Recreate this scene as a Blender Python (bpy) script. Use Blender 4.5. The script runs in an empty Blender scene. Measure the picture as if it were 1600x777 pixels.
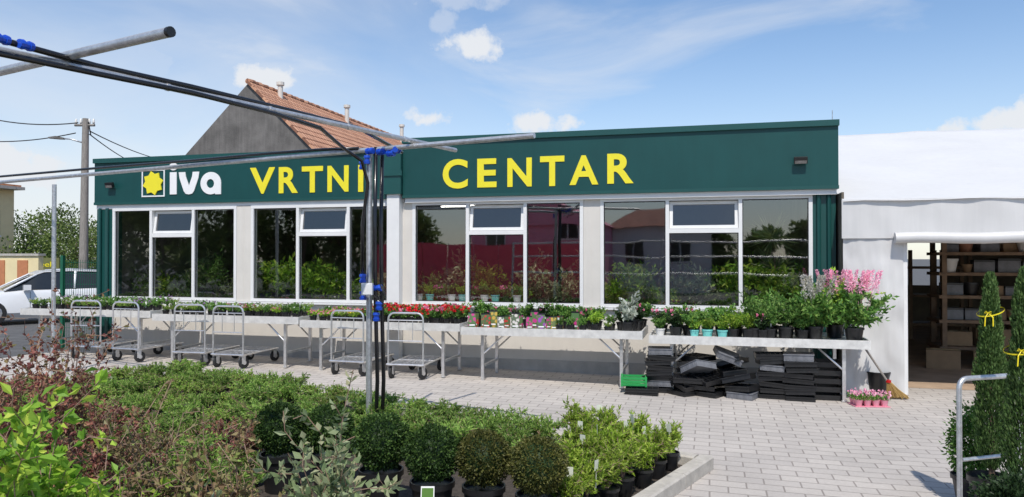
import bpy, math, random
from mathutils import Vector, Matrix, noise
random.seed(11)
R=math.radians; rnd=random.random; U=random.uniform
S=bpy.context.scene; C=S.collection
# ---------------------------------------------------------------- camera
F=1164.0; YAW=R(14.8); PITCH=R(0.66); H=1.75
cd=bpy.data.cameras.new('camera'); cam=bpy.data.objects.new('camera',cd); C.objects.link(cam); S.camera=cam
cd.sensor_width=36; cd.lens=F/1600*36; cd.clip_end=2000; cd.clip_start=0.05
cam.location=(0,0,H); cam.rotation_euler=(R(90)+PITCH,0,YAW)
CM=cam.rotation_euler.to_matrix(); CP=Vector((0,0,H))
def ray(px,py): return CM@Vector(((px-800)/F,-(py-388.5)/F,-1))
def hitY(px,py,Y): d=ray(px,py); return CP+d*(Y/d.y)
def hitZ(px,py,Z): d=ray(px,py); return CP+d*((Z-H)/d.z)
def hitD(px,py,D): return CP+ray(px,py)*D
def proj(p):
    q=CM.transposed()@(Vector(p)-CP); return (800+q.x/-q.z*F, 388.5-q.y/-q.z*F, -q.z)
def gz(x):
    if x<-11: return -.05
    if x<-10.5: return -.05+.24*(x+11)/.5
    return max(0,.0165*(1.2-x))
def gpos(px,D):
    p=hitD(px,402,D); return Vector((p.x,p.y,gz(p.x)))
def fx(px,Y=10.8): return hitY(px,400,Y).x
# ---------------------------------------------------------------- mesh builder
W={}
class MB:
    def __init__(s): s.v=[]; s.f=[]; s.m=[]; s.cm=0
    def add(s,vs,fs):
        b=len(s.v); s.v+= [tuple(p) for p in vs]
        for f in fs: s.f.append(tuple(i+b for i in f)); s.m.append(s.cm)
    def box(s,x0,x1,y0,y1,z0,z1,M=None):
        vs=[Vector(p) for p in ((x0,y0,z0),(x1,y0,z0),(x1,y1,z0),(x0,y1,z0),(x0,y0,z1),(x1,y0,z1),(x1,y1,z1),(x0,y1,z1))]
        if M: vs=[M@p for p in vs]
        s.add(vs,[(3,2,1,0),(4,5,6,7),(0,1,5,4),(1,2,6,5),(2,3,7,6),(3,0,4,7)]); return s
    def tube(s,pts,r,n=8,rs=None,cap=True):
        pts=[Vector(p) for p in pts]; k=len(pts); vs=[]; up=None
        for i,p in enumerate(pts):
            t=(pts[min(i+1,k-1)]-pts[max(i-1,0)]); t.normalize()
            if up is None:
                up=Vector((0,0,1)) if abs(t.z)<.9 else Vector((1,0,0))
            a=t.cross(up); 
            if a.length<1e-5: a=t.orthogonal()
            a.normalize(); b=a.cross(t); up=b
            rr=rs[i] if rs else r
            for j in range(n):
                w=2*math.pi*j/n; vs.append(p+a*math.cos(w)*rr+b*math.sin(w)*rr)
        fs=[(i*n+j,i*n+(j+1)%n,(i+1)*n+(j+1)%n,(i+1)*n+j) for i in range(k-1) for j in range(n)]
        if cap: fs+=[tuple(range(n))[::-1],tuple((k-1)*n+j for j in range(n))]
        s.add(vs,fs); return s
    def lathe(s,prof,n=16,c=(0,0,0),M=None):
        vs=[]; c=Vector(c)
        for r,z in prof:
            for j in range(n):
                w=2*math.pi*j/n; p=Vector((r*math.cos(w),r*math.sin(w),z))
                if M: p=M@p
                vs.append(p+c)
        k=len(prof)
        fs=[(i*n+j,i*n+(j+1)%n,(i+1)*n+(j+1)%n,(i+1)*n+j) for i in range(k-1) for j in range(n)]
        s.add(vs,fs); return s
    def leaf(s,p,d,L,Wd,bend=.15):
        d=d.normalized(); q=Vector((U(-1,1),U(-1,1),U(-1,1))); a=d.cross(q)
        if a.length<1e-4: a=d.orthogonal()
        a.normalize(); nn=d.cross(a)
        m=p+d*(L*.5)+nn*(L*bend)
        s.add([p,m+a*(Wd/2),p+d*L,m-a*(Wd/2)],[(0,1,2,3)])
    def loft(s,rings,cap=True):
        n=len(rings[0]); vs=[p for r in rings for p in r]
        fs=[(i*n+j,i*n+(j+1)%n,(i+1)*n+(j+1)%n,(i+1)*n+j) for i in range(len(rings)-1) for j in range(n)]
        if cap: fs+=[tuple(range(n))[::-1],tuple((len(rings)-1)*n+j for j in range(n))]
        s.add(vs,fs); return s
    def build(s,name,mats,parent=None,smooth=False,world=False):
        me=bpy.data.meshes.new(name); me.from_pydata(s.v,[],s.f)
        if not isinstance(mats,(list,tuple)): mats=[mats]
        for m in mats: me.materials.append(m)
        me.polygons.foreach_set('material_index',s.m)
        if smooth:
            me.polygons.foreach_set('use_smooth',[True]*len(s.f))
            if smooth=='auto': me.set_sharp_from_angle(angle=R(35))
        me.update()
        o=bpy.data.objects.new(name,me); C.objects.link(o)
        if parent:
            o.parent=parent
            if world:
                o.location=-W.get(parent.name,Vector((0,0,0))); W[o.name]=Vector((0,0,0))
        return o
def tag(o,label=None,cat=None,group=None,kind=None):
    if label: o['label']=label
    if cat: o['category']=cat
    if group: o['group']=group
    if kind: o['kind']=kind
    return o
def root(name,label,cat,loc=(0,0,0),rz=0,group=None):
    o=bpy.data.objects.new(name,None); C.objects.link(o); o.location=loc; o.rotation_euler=(0,0,rz); o.empty_display_size=.1
    W[o.name]=Vector(loc); o['label']=label; return tag(o,None,cat,group)
KIDS={}
def kids(o):
    return [c for c in bpy.data.objects if c.parent==o]
def dup(o,parent=None):
    c=o.copy(); C.objects.link(c)
    if parent: c.parent=parent
    ks=KIDS.get(o.name)
    if ks is None: ks=KIDS[o.name]=kids(o)
    for k in ks: dup(k,c)
    return c
USED=set()
def place(proto,loc,rz=0,sc=1,label=None,group=None,tilt=None):
    if proto.name in USED:
        o=dup(proto)
    else:
        USED.add(proto.name); KIDS.setdefault(proto.name,kids(proto)); o=proto
    o.location=loc; o.rotation_euler=((tilt or (0,0))[0],(tilt or (0,0))[1],rz)
    o.scale=(sc,sc,sc) if not isinstance(sc,tuple) else sc
    if label: o['label']=label
    if group: o['group']=group
    elif 'group' in o.keys(): del o['group']
    return o
# ---------------------------------------------------------------- materials
def nt(name):
    m=bpy.data.materials.new(name); m.use_nodes=True; n=m.node_tree; n.nodes.clear(); return m,n
def N(n,t,**k):
    x=n.nodes.new(t)
    for a,b in k.items():
        if a.startswith('_'): setattr(x,a[1:],b)
        else: x.inputs[a.replace('__',' ')].default_value=b
    return x
def mat(name,c,rough=.6,metal=0,var=.15,ns=6,bump=0,bs=60,spec=.5,stretch=None,coat=0,dirt=0):
    m,n=nt(name); L=n.links.new
    out=N(n,'ShaderNodeOutputMaterial'); b=N(n,'ShaderNodeBsdfPrincipled',Roughness=rough,Metallic=metal)
    b.inputs['Specular IOR Level'].default_value=spec; b.inputs['Coat Weight'].default_value=coat
    L(b.outputs[0],out.inputs[0])
    tc=N(n,'ShaderNodeTexCoord'); mp=N(n,'ShaderNodeMapping')
    if stretch: mp.inputs['Scale'].default_value=stretch
    L(tc.outputs['Object'],mp.inputs[0])
    no=N(n,'ShaderNodeTexNoise',Scale=ns,Detail=6.0,Roughness=.6); L(mp.outputs[0],no.inputs[0])
    r=N(n,'ShaderNodeValToRGB'); r.color_ramp.elements[0].position=.3; r.color_ramp.elements[1].position=.7
    r.color_ramp.elements[0].color=(c[0]*(1-var),c[1]*(1-var),c[2]*(1-var),1)
    r.color_ramp.elements[1].color=(min(1,c[0]*(1+var)),min(1,c[1]*(1+var)),min(1,c[2]*(1+var)),1)
    L(no.outputs['Fac'],r.inputs[0]); src=r.outputs[0]
    if dirt:
        m3=N(n,'ShaderNodeMapping'); m3.inputs['Scale'].default_value=(7,7,.5); L(tc.outputs['Object'],m3.inputs[0])
        n3=N(n,'ShaderNodeTexNoise',Scale=1.5,Detail=8.0,Roughness=.7); L(m3.outputs[0],n3.inputs[0])
        mr=N(n,'ShaderNodeMapRange'); mr.inputs['From Min'].default_value=.35; mr.inputs['From Max'].default_value=.7; mr.inputs['To Min'].default_value=1; mr.inputs['To Max'].default_value=1-dirt; L(n3.outputs['Fac'],mr.inputs[0])
        hs=N(n,'ShaderNodeHueSaturation'); L(src,hs.inputs['Color']); L(mr.outputs[0],hs.inputs['Value']); src=hs.outputs[0]
    L(src,b.inputs['Base Color'])
    if bump:
        n2=N(n,'ShaderNodeTexNoise',Scale=bs,Detail=4.0); L(mp.outputs[0],n2.inputs[0])
        bm=N(n,'ShaderNodeBump',Strength=bump,Distance=.02); L(n2.outputs['Fac'],bm.inputs['Height']); L(bm.outputs[0],b.inputs['Normal'])
    return m
def leafmat(name,cols,rough=.5,trans=.35,gain=1.0):
    m,n=nt(name); L=n.links.new
    out=N(n,'ShaderNodeOutputMaterial'); b=N(n,'ShaderNodeBsdfPrincipled',Roughness=rough); b.inputs['Specular IOR Level'].default_value=.3
    g=N(n,'ShaderNodeNewGeometry'); oi=N(n,'ShaderNodeObjectInfo'); r=N(n,'ShaderNodeValToRGB')
    cr=r.color_ramp
    for i,c in enumerate(cols):
        p=i/(len(cols)-1)
        e=cr.elements[i] if i<2 else cr.elements.new(p)
        e.position=p
    for i,e in enumerate(sorted(cr.elements,key=lambda e:e.position)): e.color=(min(.9,cols[i][0]*gain),min(.9,cols[i][1]*gain),min(.9,cols[i][2]*gain),1)
    L(g.outputs['Random Per Island'],r.inputs[0])
    hs=N(n,'ShaderNodeHueSaturation'); mr=N(n,'ShaderNodeMapRange'); mr.inputs['To Min'].default_value=.72; mr.inputs['To Max'].default_value=1.28
    L(oi.outputs['Random'],mr.inputs[0]); L(mr.outputs[0],hs.inputs['Value']); L(r.outputs[0],hs.inputs['Color'])
    L(hs.outputs[0],b.inputs['Base Color'])
    t=N(n,'ShaderNodeBsdfTranslucent'); L(hs.outputs[0],t.inputs[0])
    mx=N(n,'ShaderNodeMixShader',Fac=trans); L(b.outputs[0],mx.inputs[1]); L(t.outputs[0],mx.inputs[2]); L(mx.outputs[0],out.inputs[0])
    return m
def brick(name,c1,c2,mo,bw,rh,ms=.008,off=.5,bump=.4,rough=.8,rot=0):
    m,n=nt(name); L=n.links.new
    out=N(n,'ShaderNodeOutputMaterial'); b=N(n,'ShaderNodeBsdfPrincipled',Roughness=rough); L(b.outputs[0],out.inputs[0])
    tc=N(n,'ShaderNodeTexCoord'); mp=N(n,'ShaderNodeMapping'); mp.inputs['Rotation'].default_value=(0,0,rot); L(tc.outputs['Object'],mp.inputs[0])
    k=N(n,'ShaderNodeTexBrick',Scale=1.0); k.offset=off
    k.inputs['Color1'].default_value=(*c1,1); k.inputs['Color2'].default_value=(*c2,1); k.inputs['Mortar'].default_value=(*mo,1)
    k.inputs['Mortar Size'].default_value=ms; k.inputs['Brick Width'].default_value=bw; k.inputs['Row Height'].default_value=rh; k.inputs['Mortar Smooth'].default_value=.2
    L(mp.outputs[0],k.inputs[0])
    no=N(n,'ShaderNodeTexNoise',Scale=.9,Detail=8.0,Roughness=.65); L(tc.outputs['Object'],no.inputs[0])
    mr=N(n,'ShaderNodeMapRange'); mr.inputs['From Min'].default_value=.3; mr.inputs['From Max'].default_value=.7; mr.inputs['To Min'].default_value=.84; mr.inputs['To Max'].default_value=1.06
    L(no.outputs['Fac'],mr.inputs[0])
    n2=N(n,'ShaderNodeTexNoise',Scale=45.0,Detail=4.0); L(tc.outputs['Object'],n2.inputs[0])
    m2=N(n,'ShaderNodeMapRange'); m2.inputs['To Min'].default_value=.85; m2.inputs['To Max'].default_value=1.15; L(n2.outputs['Fac'],m2.inputs[0])
    mu=N(n,'ShaderNodeMath',_operation='MULTIPLY'); L(mr.outputs[0],mu.inputs[0]); L(m2.outputs[0],mu.inputs[1])
    hs=N(n,'ShaderNodeHueSaturation'); L(k.outputs['Color'],hs.inputs['Color']); L(mu.outputs[0],hs.inputs['Value']); L(hs.outputs[0],b.inputs['Base Color'])
    bm=N(n,'ShaderNodeBump',Strength=bump,Distance=.006); bm.invert=True; L(k.outputs['Fac'],bm.inputs['Height']); L(bm.outputs[0],b.inputs['Normal'])
    return m
def glassmat(name,fac,tint,rough=.01,wav=.02,refl=(.9,.9,.9)):
    m,n=nt(name); L=n.links.new
    out=N(n,'ShaderNodeOutputMaterial'); g=N(n,'ShaderNodeBsdfGlossy',Roughness=rough,Color=(*refl,1)); t=N(n,'ShaderNodeBsdfTransparent',Color=(*tint,1))
    lw=N(n,'ShaderNodeLayerWeight',Blend=.5); pw=N(n,'ShaderNodeMath',_operation='POWER'); pw.inputs[1].default_value=4.0; L(lw.outputs['Facing'],pw.inputs[0])
    mr=N(n,'ShaderNodeMapRange'); mr.inputs['To Min'].default_value=fac; mr.inputs['To Max'].default_value=.97
    L(pw.outputs[0],mr.inputs[0])
    tc=N(n,'ShaderNodeTexCoord'); no=N(n,'ShaderNodeTexNoise',Scale=1.2,Detail=1.0); L(tc.outputs['Object'],no.inputs[0])
    bm=N(n,'ShaderNodeBump',Strength=wav,Distance=.1); L(no.outputs['Fac'],bm.inputs['Height']); L(bm.outputs[0],g.inputs['Normal'])
    mx=N(n,'ShaderNodeMixShader'); L(mr.outputs[0],mx.inputs[0]); L(t.outputs[0],mx.inputs[1]); L(g.outputs[0],mx.inputs[2]); L(mx.outputs[0],out.inputs[0])
    return m
def emis(name,c,s):
    m,n=nt(name); out=N(n,'ShaderNodeOutputMaterial'); e=N(n,'ShaderNodeEmission',Color=(*c,1),Strength=s); n.links.new(e.outputs[0],out.inputs[0]); return m
M=dict(
 paving=brick('paving',(.515,.475,.43),(.455,.42,.385),(.28,.25,.225),.27,.15,.007),
 asphalt=mat('asphalt',(.10,.10,.10),.9,var=.25,ns=3,bump=.3,bs=200),
 soil=mat('soil',(.06,.048,.038),.95,var=.4,ns=30,bump=.6,bs=80),
 kerb=mat('kerb_concrete',(.47,.44,.39),.85,var=.15,ns=12,bump=.3,bs=120),
 green=mat('green_cladding',(.007,.062,.059),.42,var=.08,ns=2,spec=.4,dirt=.08),
 greentrim=mat('green_trim',(.010,.070,.064),.35,var=.08,ns=3),
 white=mat('white_frame',(.74,.74,.73),.4,var=.04,ns=4),
 offwhite=mat('offwhite_wall',(.64,.61,.56),.7,var=.05,ns=2.5,bump=.05,bs=40,dirt=.04),
 plinth=mat('plinth',(.42,.41,.39),.8,var=.15),
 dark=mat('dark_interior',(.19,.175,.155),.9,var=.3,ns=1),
 intfloor=mat('interior_floor',(.26,.22,.18),.6,var=.2),
 glass=glassmat('window_glass',.21,(.80,.82,.81),rough=.02,refl=(.88,.88,.88)),
 ventglass=glassmat('vent_glass',.24,(.6,.6,.6),rough=.12,refl=(.62,.55,.48)),
 yellow=mat('yellow_letter',(.80,.70,.025),.5,var=.03),
 lwhite=mat('white_letter',(.80,.80,.80),.45,var=.03),
 galv=mat('galvanised_steel',(.56,.57,.58),.42,.7,var=.22,ns=25,bump=.05,bs=90),
 steel=mat('bright_steel',(.66,.66,.66),.3,.75,var=.15,ns=20),
 black=mat('black_plastic',(.014,.014,.015),.35,var=.25,ns=10),
 hose=mat('black_pipe',(.010,.010,.012),.25,var=.2,ns=10,coat=.2),
 blue=mat('blue_fitting',(.01,.07,.50),.35,var=.1),
 alu=mat('aluminium_bench',(.68,.67,.64),.42,.25,var=.15,ns=12),
 rubber=mat('rubber',(.02,.02,.02),.7,var=.2),
 pvc=mat('white_pvc',(.60,.595,.585),.45,var=.05,ns=1.2,bump=.3,bs=1.5,dirt=.08),
 pvcroof=mat('white_pvc_roof',(.66,.655,.64),.5,var=.04,ns=.8,bump=.35,bs=1.0,dirt=.06),
 plaster=mat('grey_plaster',(.165,.155,.145),.95,var=.3,ns=1.6,bump=.4,bs=20,dirt=.3),
 tile=brick('roof_tile',(.66,.36,.22),(.54,.27,.16),(.28,.13,.08),.22,.32,.03,off=.5,bump=1.0),
 darktile=brick('dark_roof_tile',(.42,.15,.10),(.33,.12,.08),(.14,.06,.04),.3,.35,.03),
 cream=mat('cream_render',(.78,.66,.38),.85,var=.08,ns=2),
 terracotta=mat('terracotta',(.50,.20,.09),.7,var=.12),
 pink=mat('pink_render',(.93,.38,.50),.8,var=.08),
 red=mat('red_panel',(.90,.09,.14),.6,var=.1),
 wood=mat('weathered_wood',(.27,.245,.22),.85,var=.3,ns=5,stretch=(8,8,1),bump=.3,bs=30),
 shelf=mat('shelf_wood',(.22,.145,.09),.7,var=.3,ns=6),
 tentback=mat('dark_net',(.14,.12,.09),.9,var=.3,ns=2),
 bark=mat('bark',(.11,.075,.05),.9,var=.3,ns=20,bump=.4),
 twig=mat('twig',(.26,.17,.12),.8,var=.3,ns=20),
 greystem=mat('green_stem',(.10,.14,.05),.7,var=.3),
 cable=mat('cable',(.02,.02,.02),.6),
 paint=mat('white_car_paint',(.80,.81,.82),.22,var=.02,coat=.6),
 carglass=mat('car_glass',(.02,.025,.03),.06,var=.1),
 lens=mat('lamp_lens',(.75,.78,.8),.12,.3,var=.05),
 redlens=mat('red_lens',(.5,.01,.01),.2),
 aqua=mat('aqua_pot',(.20,.62,.58),.35,var=.05),
 pinkpot=mat('pink_pot',(.75,.30,.38),.4,var=.05),
 whitepot=mat('white_pot',(.72,.71,.68),.4,var=.05),
 terrapot=mat('terracotta_pot',(.30,.14,.08),.7,var=.1),
 tagm=mat('plant_tag',(.80,.80,.78),.5,var=.03),
 fadetag=mat('faded_plant_tag',(.60,.62,.52),.5,var=.1),
 yellowtape=mat('yellow_ribbon',(.80,.66,.01),.5,var=.05),
 straw=mat('broom_straw',(.42,.28,.10),.9,var=.3,ns=40,stretch=(10,10,1)),
 plasticbag=mat('plastic_bag',(.36,.36,.37),.25,var=.5,ns=9,bump=.8,bs=25),
 greencrate=mat('green_crate',(.02,.30,.07),.5,var=.1),
 greytray=mat('grey_tray',(.16,.165,.18),.45,var=.3,ns=8),
 meshgreen=mat('green_fence_wire',(.01,.11,.06),.5),
 brown=mat('brown_card',(.32,.21,.12),.8,var=.15),
 tube=emis('lamp_tube',(1,.96,.88),8),
)
L_=dict(
 box=leafmat('boxwood_leaf',[(.016,.038,.009),(.034,.075,.016),(.060,.12,.027),(.12,.20,.045)]),
 boxolive=leafmat('olive_box_leaf',[(.040,.050,.012),(.085,.10,.022),(.15,.16,.04),(.22,.20,.06)]),
 jun=leafmat('juniper_needle',[(.07,.135,.03),(.15,.26,.05),(.23,.36,.075),(.31,.43,.10)],gain=1.2,trans=.4),
 bright=leafmat('bright_conifer',[(.14,.24,.02),(.26,.40,.04),(.37,.51,.065),(.48,.60,.10)],trans=.42),
 low=leafmat('low_green',[(.10,.18,.03),(.19,.31,.055),(.28,.41,.08),(.22,.20,.08)],gain=1.25,trans=.4),
 redbrown=leafmat('red_brown_leaf',[(.14,.045,.045),(.28,.10,.08),(.36,.17,.11),(.18,.19,.06)],gain=1.15),
 brown=leafmat('brown_leaf',[(.14,.085,.045),(.26,.18,.09),(.30,.27,.12),(.18,.23,.06)],gain=1.15),
 elae=leafmat('grey_green_leaf',[(.13,.19,.08),(.25,.33,.15),(.39,.45,.26),(.43,.42,.24)]),
 fresh=leafmat('fresh_green_leaf',[(.11,.24,.025),(.22,.41,.04),(.36,.55,.07),(.52,.61,.09)],trans=.42),
 mid=leafmat('mid_green_leaf',[(.05,.13,.025),(.10,.24,.045),(.17,.34,.07),(.28,.42,.10)],trans=.35),
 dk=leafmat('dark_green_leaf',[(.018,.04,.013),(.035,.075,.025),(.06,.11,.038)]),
 cyp=leafmat('cypress_leaf',[(.032,.07,.018),(.065,.125,.033),(.105,.185,.05),(.15,.23,.075)]),
 tree=leafmat('tree_leaf',[(.07,.12,.03),(.15,.22,.055),(.23,.30,.08)]),
 silver=leafmat('silver_leaf',[(.30,.36,.28),(.48,.52,.44),(.65,.67,.60)]),
 fred=leafmat('red_petal',[(.55,.005,.015),(.80,.02,.03),(.85,.05,.10)],trans=.2),
 fpink=leafmat('pink_petal',[(.75,.08,.25),(.85,.25,.42),(.85,.5,.55)],trans=.3),
 fpur=leafmat('purple_petal',[(.22,.08,.26),(.36,.18,.42),(.5,.38,.55)],trans=.2),
 fwhite=leafmat('white_petal',[(.75,.72,.68),(.82,.80,.76),(.75,.7,.5)],trans=.3),
 fyel=leafmat('yellow_petal',[(.8,.6,.02),(.85,.7,.05),(.85,.4,.02)],trans=.2),
 astil=leafmat('astilbe_plume',[(.75,.28,.46),(.85,.45,.58),(.88,.62,.68)],trans=.3),
)
# ---------------------------------------------------------------- world / sun
sd=Vector((.12,-.60,.92)).normalized()
w=bpy.data.worlds.new('World'); S.world=w; w.use_nodes=True; n=w.node_tree; n.nodes.clear(); Lk=n.links.new
BGS=.14
out=N(n,'ShaderNodeOutputWorld'); bg=N(n,'ShaderNodeBackground',Strength=BGS); Lk(bg.outputs[0],out.inputs[0])
sky=N(n,'ShaderNodeTexSky'); sky.sky_type='NISHITA'; sky.sun_disc=False; sky.sun_elevation=math.asin(sd.z); sky.sun_rotation=math.atan2(sd.x,sd.y); sky.air_density=1.0; sky.dust_density=.3; sky.ozone_density=3.0
tc=N(n,'ShaderNodeTexCoord')
def MR(src,a,b,c,d,smooth=True):
    m=N(n,'ShaderNodeMapRange'); m.interpolation_type='SMOOTHSTEP' if smooth else 'LINEAR'
    for k,v in zip(('From Min','From Max','To Min','To Max'),(a,b,c,d)): m.inputs[k].default_value=v
    Lk(src,m.inputs[0]); return m.outputs[0]
def MA(op,a,b):
    m=N(n,'ShaderNodeMath',_operation=op); m.use_clamp=False
    for i,x in enumerate((a,b)):
        if isinstance(x,(int,float)): m.inputs[i].default_value=x
        else: Lk(x,m.inputs[i])
    return m.outputs[0]
mp=N(n,'ShaderNodeMapping'); mp.inputs['Scale'].default_value=(1.0,1.0,3.2); mp.inputs['Rotation'].default_value=(0,R(24),R(20)); Lk(tc.outputs['Generated'],mp.inputs[0])
n1=N(n,'ShaderNodeTexNoise',Scale=2.1,Detail=9.0,Roughness=.55,Distortion=.7); Lk(mp.outputs[0],n1.inputs[0])
wis=MR(n1.outputs['Fac'],.44,.80,.03,.66)
sx=N(n,'ShaderNodeSeparateXYZ'); Lk(tc.outputs['Generated'],sx.inputs[0])
hz=MR(sx.outputs['Z'],-.02,.32,.52,0.07)
ld=ray(0,150).normalized()
dt=N(n,'ShaderNodeVectorMath',_operation='DOT_PRODUCT'); Lk(tc.outputs['Generated'],dt.inputs[0]); dt.inputs[1].default_value=ld
lf=MR(dt.outputs['Value'],.80,1.0,0,.38)
fac=MA('MAXIMUM',wis,hz); fac=MA('ADD',fac,MA('MULTIPLY',lf,MR(n1.outputs['Fac'],.3,.6,.3,1)))
n2=N(n,'ShaderNodeTexNoise',Scale=16.0,Detail=8.0,Roughness=.6); Lk(tc.outputs['Generated'],n2.inputs[0])
for (px,py,rx,ry) in ((752,72,48,20),(690,34,22,20),(665,188,44,20),(828,192,44,20),(1590,188,75,20),(430,132,62,20),(230,95,60,30),(700,0,60,14),(400,90,25,10),(15,265,60,30)):
    c=ray(px,py).normalized()
    sb=N(n,'ShaderNodeVectorMath',_operation='SUBTRACT'); Lk(tc.outputs['Generated'],sb.inputs[0]); sb.inputs[1].default_value=c
    ml=N(n,'ShaderNodeVectorMath',_operation='MULTIPLY'); Lk(sb.outputs[0],ml.inputs[0]); ml.inputs[1].default_value=(F/rx,F/rx,F/ry)
    ln=N(n,'ShaderNodeVectorMath',_operation='LENGTH'); Lk(ml.outputs[0],ln.inputs[0])
    q=MA('ADD',ln.outputs['Value'],MA('MULTIPLY',MA('SUBTRACT',n2.outputs['Fac'],.5),-4.5))
    strong=.97 if py>150 or px>720 or px==430 else .45
    fac=MA('MAXIMUM',fac,MR(q,1.35,.4,0,strong))
fac=MA('MINIMUM',fac,.97)
skg=N(n,'ShaderNodeHueSaturation',Saturation=1.12,Value=1.12); Lk(sky.outputs[0],skg.inputs['Color'])
mx=N(n,'ShaderNodeMixRGB'); cv=.86/BGS; mx.inputs[2].default_value=(cv*.955,cv*.985,cv*1.03,1); Lk(fac,mx.inputs[0]); Lk(skg.outputs[0],mx.inputs[1]); Lk(mx.outputs[0],bg.inputs[0])
sl=bpy.data.lights.new('sun','SUN'); sl.energy=4.1; sl.angle=R(.53); sl.color=(1,.94,.86); so=bpy.data.objects.new('sun',sl); C.objects.link(so)
so.rotation_euler=sd.to_track_quat('Z','Y').to_euler(); so.location=(5,-10,20)
S.view_settings.view_transform='Standard'; S.view_settings.look='None'; S.view_settings.exposure=0
# ---------------------------------------------------------------- setting
g=MB(); g.add([(-400,-300,-.06),(400,-300,-.06),(400,700,-.06),(-400,700,-.06)],[(0,1,2,3)])
tag(g.build('ground',M['asphalt']),kind='structure')
g=MB(); xs=[-11.6,-11,-10.5,1.2,14]
vs=[(x,y,gz(x)+.004 if x>-11.5 else -.056) for y in (-7,11.0) for x in xs]
g.add(vs,[(i,i+1,i+6,i+5) for i in range(4)]); tag(g.build('paving',M['paving']),kind='structure')
ub=Vector((.945,-.326,0)); vb=Vector((-.326,-.945,0)); CO=Vector((-.12,6.22,0))
def bedp(a,b,z=0): p=CO-ub*a+vb*b; return Vector((p.x,p.y,gz(p.x)+z))
g=MB(); 
for i in range(7):
    a0,a1=i,i+1
    g.add([bedp(a0,0,.03),bedp(a0,7.5,.03),bedp(a1,7.5,.03),bedp(a1,0,.03)],[(0,1,2,3)])
tag(g.build('planting_bed_soil',M['soil']),kind='structure')
g=MB()
def kerbrun(p,q,wd,hh):
    d=(q-p); Ln=d.length; d.normalize(); s=Vector((d.y,-d.x,0))
    k=int(Ln/1.0)+1
    for i in range(k):
        a=p+d*(i*1.0+.004); b=p+d*min((i+1)*1.0-.004,Ln)
        zs=[gz(a.x),gz(b.x)]
        c=.012
        ring=lambda o,z:[o+s*0+Vector((0,0,z-.02)),o+s*wd+Vector((0,0,z-.02)),o+s*wd+Vector((0,0,z+hh-c)),o+s*(wd-c)+Vector((0,0,z+hh)),o+s*c+Vector((0,0,z+hh)),o+Vector((0,0,z+hh-c))]
        a0=Vector((a.x,a.y,0)); b0=Vector((b.x,b.y,0))
        g.loft([ring(a0,zs[0]),ring(b0,zs[1])])
kerbrun(CO+vb*7.5,CO+vb*-.12,.12,.11); kerbrun(CO+ub*.0,CO-ub*7,.12,.11)
tag(g.build('kerb',M['kerb']),kind='structure')
# ---------------------------------------------------------------- shop building
YF=10.8; XR=fx(1306); XL=fx(152); XM=fx(634)
bl=root('shop_building','long single storey shop with dark green fascia and big white framed windows','building',(-4.3,YF,0))
wb=1.02; wt=2.60
def bp(name,mb,m,parent=bl,**k): return mb.build(name,m,parent,world=True,**k)
mb=MB(); mb.box(XL+.25,XR-.25,YF+.02,YF+.2,-.1,wb-.03); bp('lower_wall',mb,M['offwhite'])
mb=MB(); mb.box(XL+.2,XR-.2,YF-.01,YF+.02,-.1,.14+gz(-4)); bp('plinth',mb,M['plinth'])
groups=[(177,371,237,303),(393,613,466,545),(645,912,731,821),(938,1270,1043,1157)]
mb=MB(); mb.box(fx(160)+.1,XR-.3,YF-.05,YF+.1,wb-.03,wb-.003); bp('sill',mb,M['white'])
for a,b in ((371,393),(613,645),(912,938)):
    x0,x1=fx(a)+.0,fx(b)-.0
    mb=MB(); mb.box(x0,x1,YF-.02,YF+.16,wb,wt); mb.box((x0+x1)/2-.004,(x0+x1)/2+.004,YF-.024,YF-.02,wb,wt); bp('column',mb,M['offwhite'])
mb=MB(); mb.box(fx(611),fx(630),YF-.16,YF-.021,gz(-4),wt+.12); bp('downpipe_casing',mb,M['white'])
for x0,x1 in ((XL,fx(177)),(fx(1270),XR)):
    mb=MB(); mb.box(x0,x1,YF-.01,YF+.2,-.1,wt); 
    for t in (.25,.7): mb.tube([(x0+(x1-x0)*t,YF-.035,-.02),(x0+(x1-x0)*t,YF-.035,wt)],.028,8)
    bp('corner_post',mb,M['greentrim'],smooth='auto')
mb=MB(); mb.box(XL,XL+.15,YF+.2,18,-.1,3.35); mb.box(XR-.15,XR,YF+.2,18,-.1,3.35); mb.box(XL+.15,XR-.15,17.85,18,-.1,3.35); bp('rear_wall',mb,M['greentrim'])
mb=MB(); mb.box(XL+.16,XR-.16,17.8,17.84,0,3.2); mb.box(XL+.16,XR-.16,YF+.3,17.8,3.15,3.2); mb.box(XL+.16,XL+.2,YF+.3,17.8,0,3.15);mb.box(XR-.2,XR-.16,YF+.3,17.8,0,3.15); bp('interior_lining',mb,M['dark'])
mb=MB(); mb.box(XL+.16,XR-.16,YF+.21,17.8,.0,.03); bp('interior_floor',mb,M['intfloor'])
mb=MB(); mb.box(XL,XR,YF+.2,18,3.35,3.4); bp('roof',mb,M['plinth'])
def fascia(x0,x1,y,z0,z1):
    f=MB(); f.box(x0,x1,y,YF+.22,z0,z1-.08)
    o=bp('fascia',f,M['green'])
    t=MB(); t.box(x0-.01,x1+.01,y-.035,YF+.24,z1-.08,z1); t.box(x0-.005,x1+.005,y-.012,y-.001,z0+.0,z0+.045); bp('fascia_trim',t,M['greentrim'],parent=o)
    t=MB(); t.box(x0+.02,x1-.02,y+.03,YF+.19,z0-.07,z0-.001); bp('fascia_underside',t,M['white'],parent=o)
    return o
YFR=YF-.12
fl=fascia(XL-.02,XM-.0,YF-.05,2.66,3.47); fr=fascia(XM+.003,XR+.02,YFR,2.66,3.58)
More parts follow.
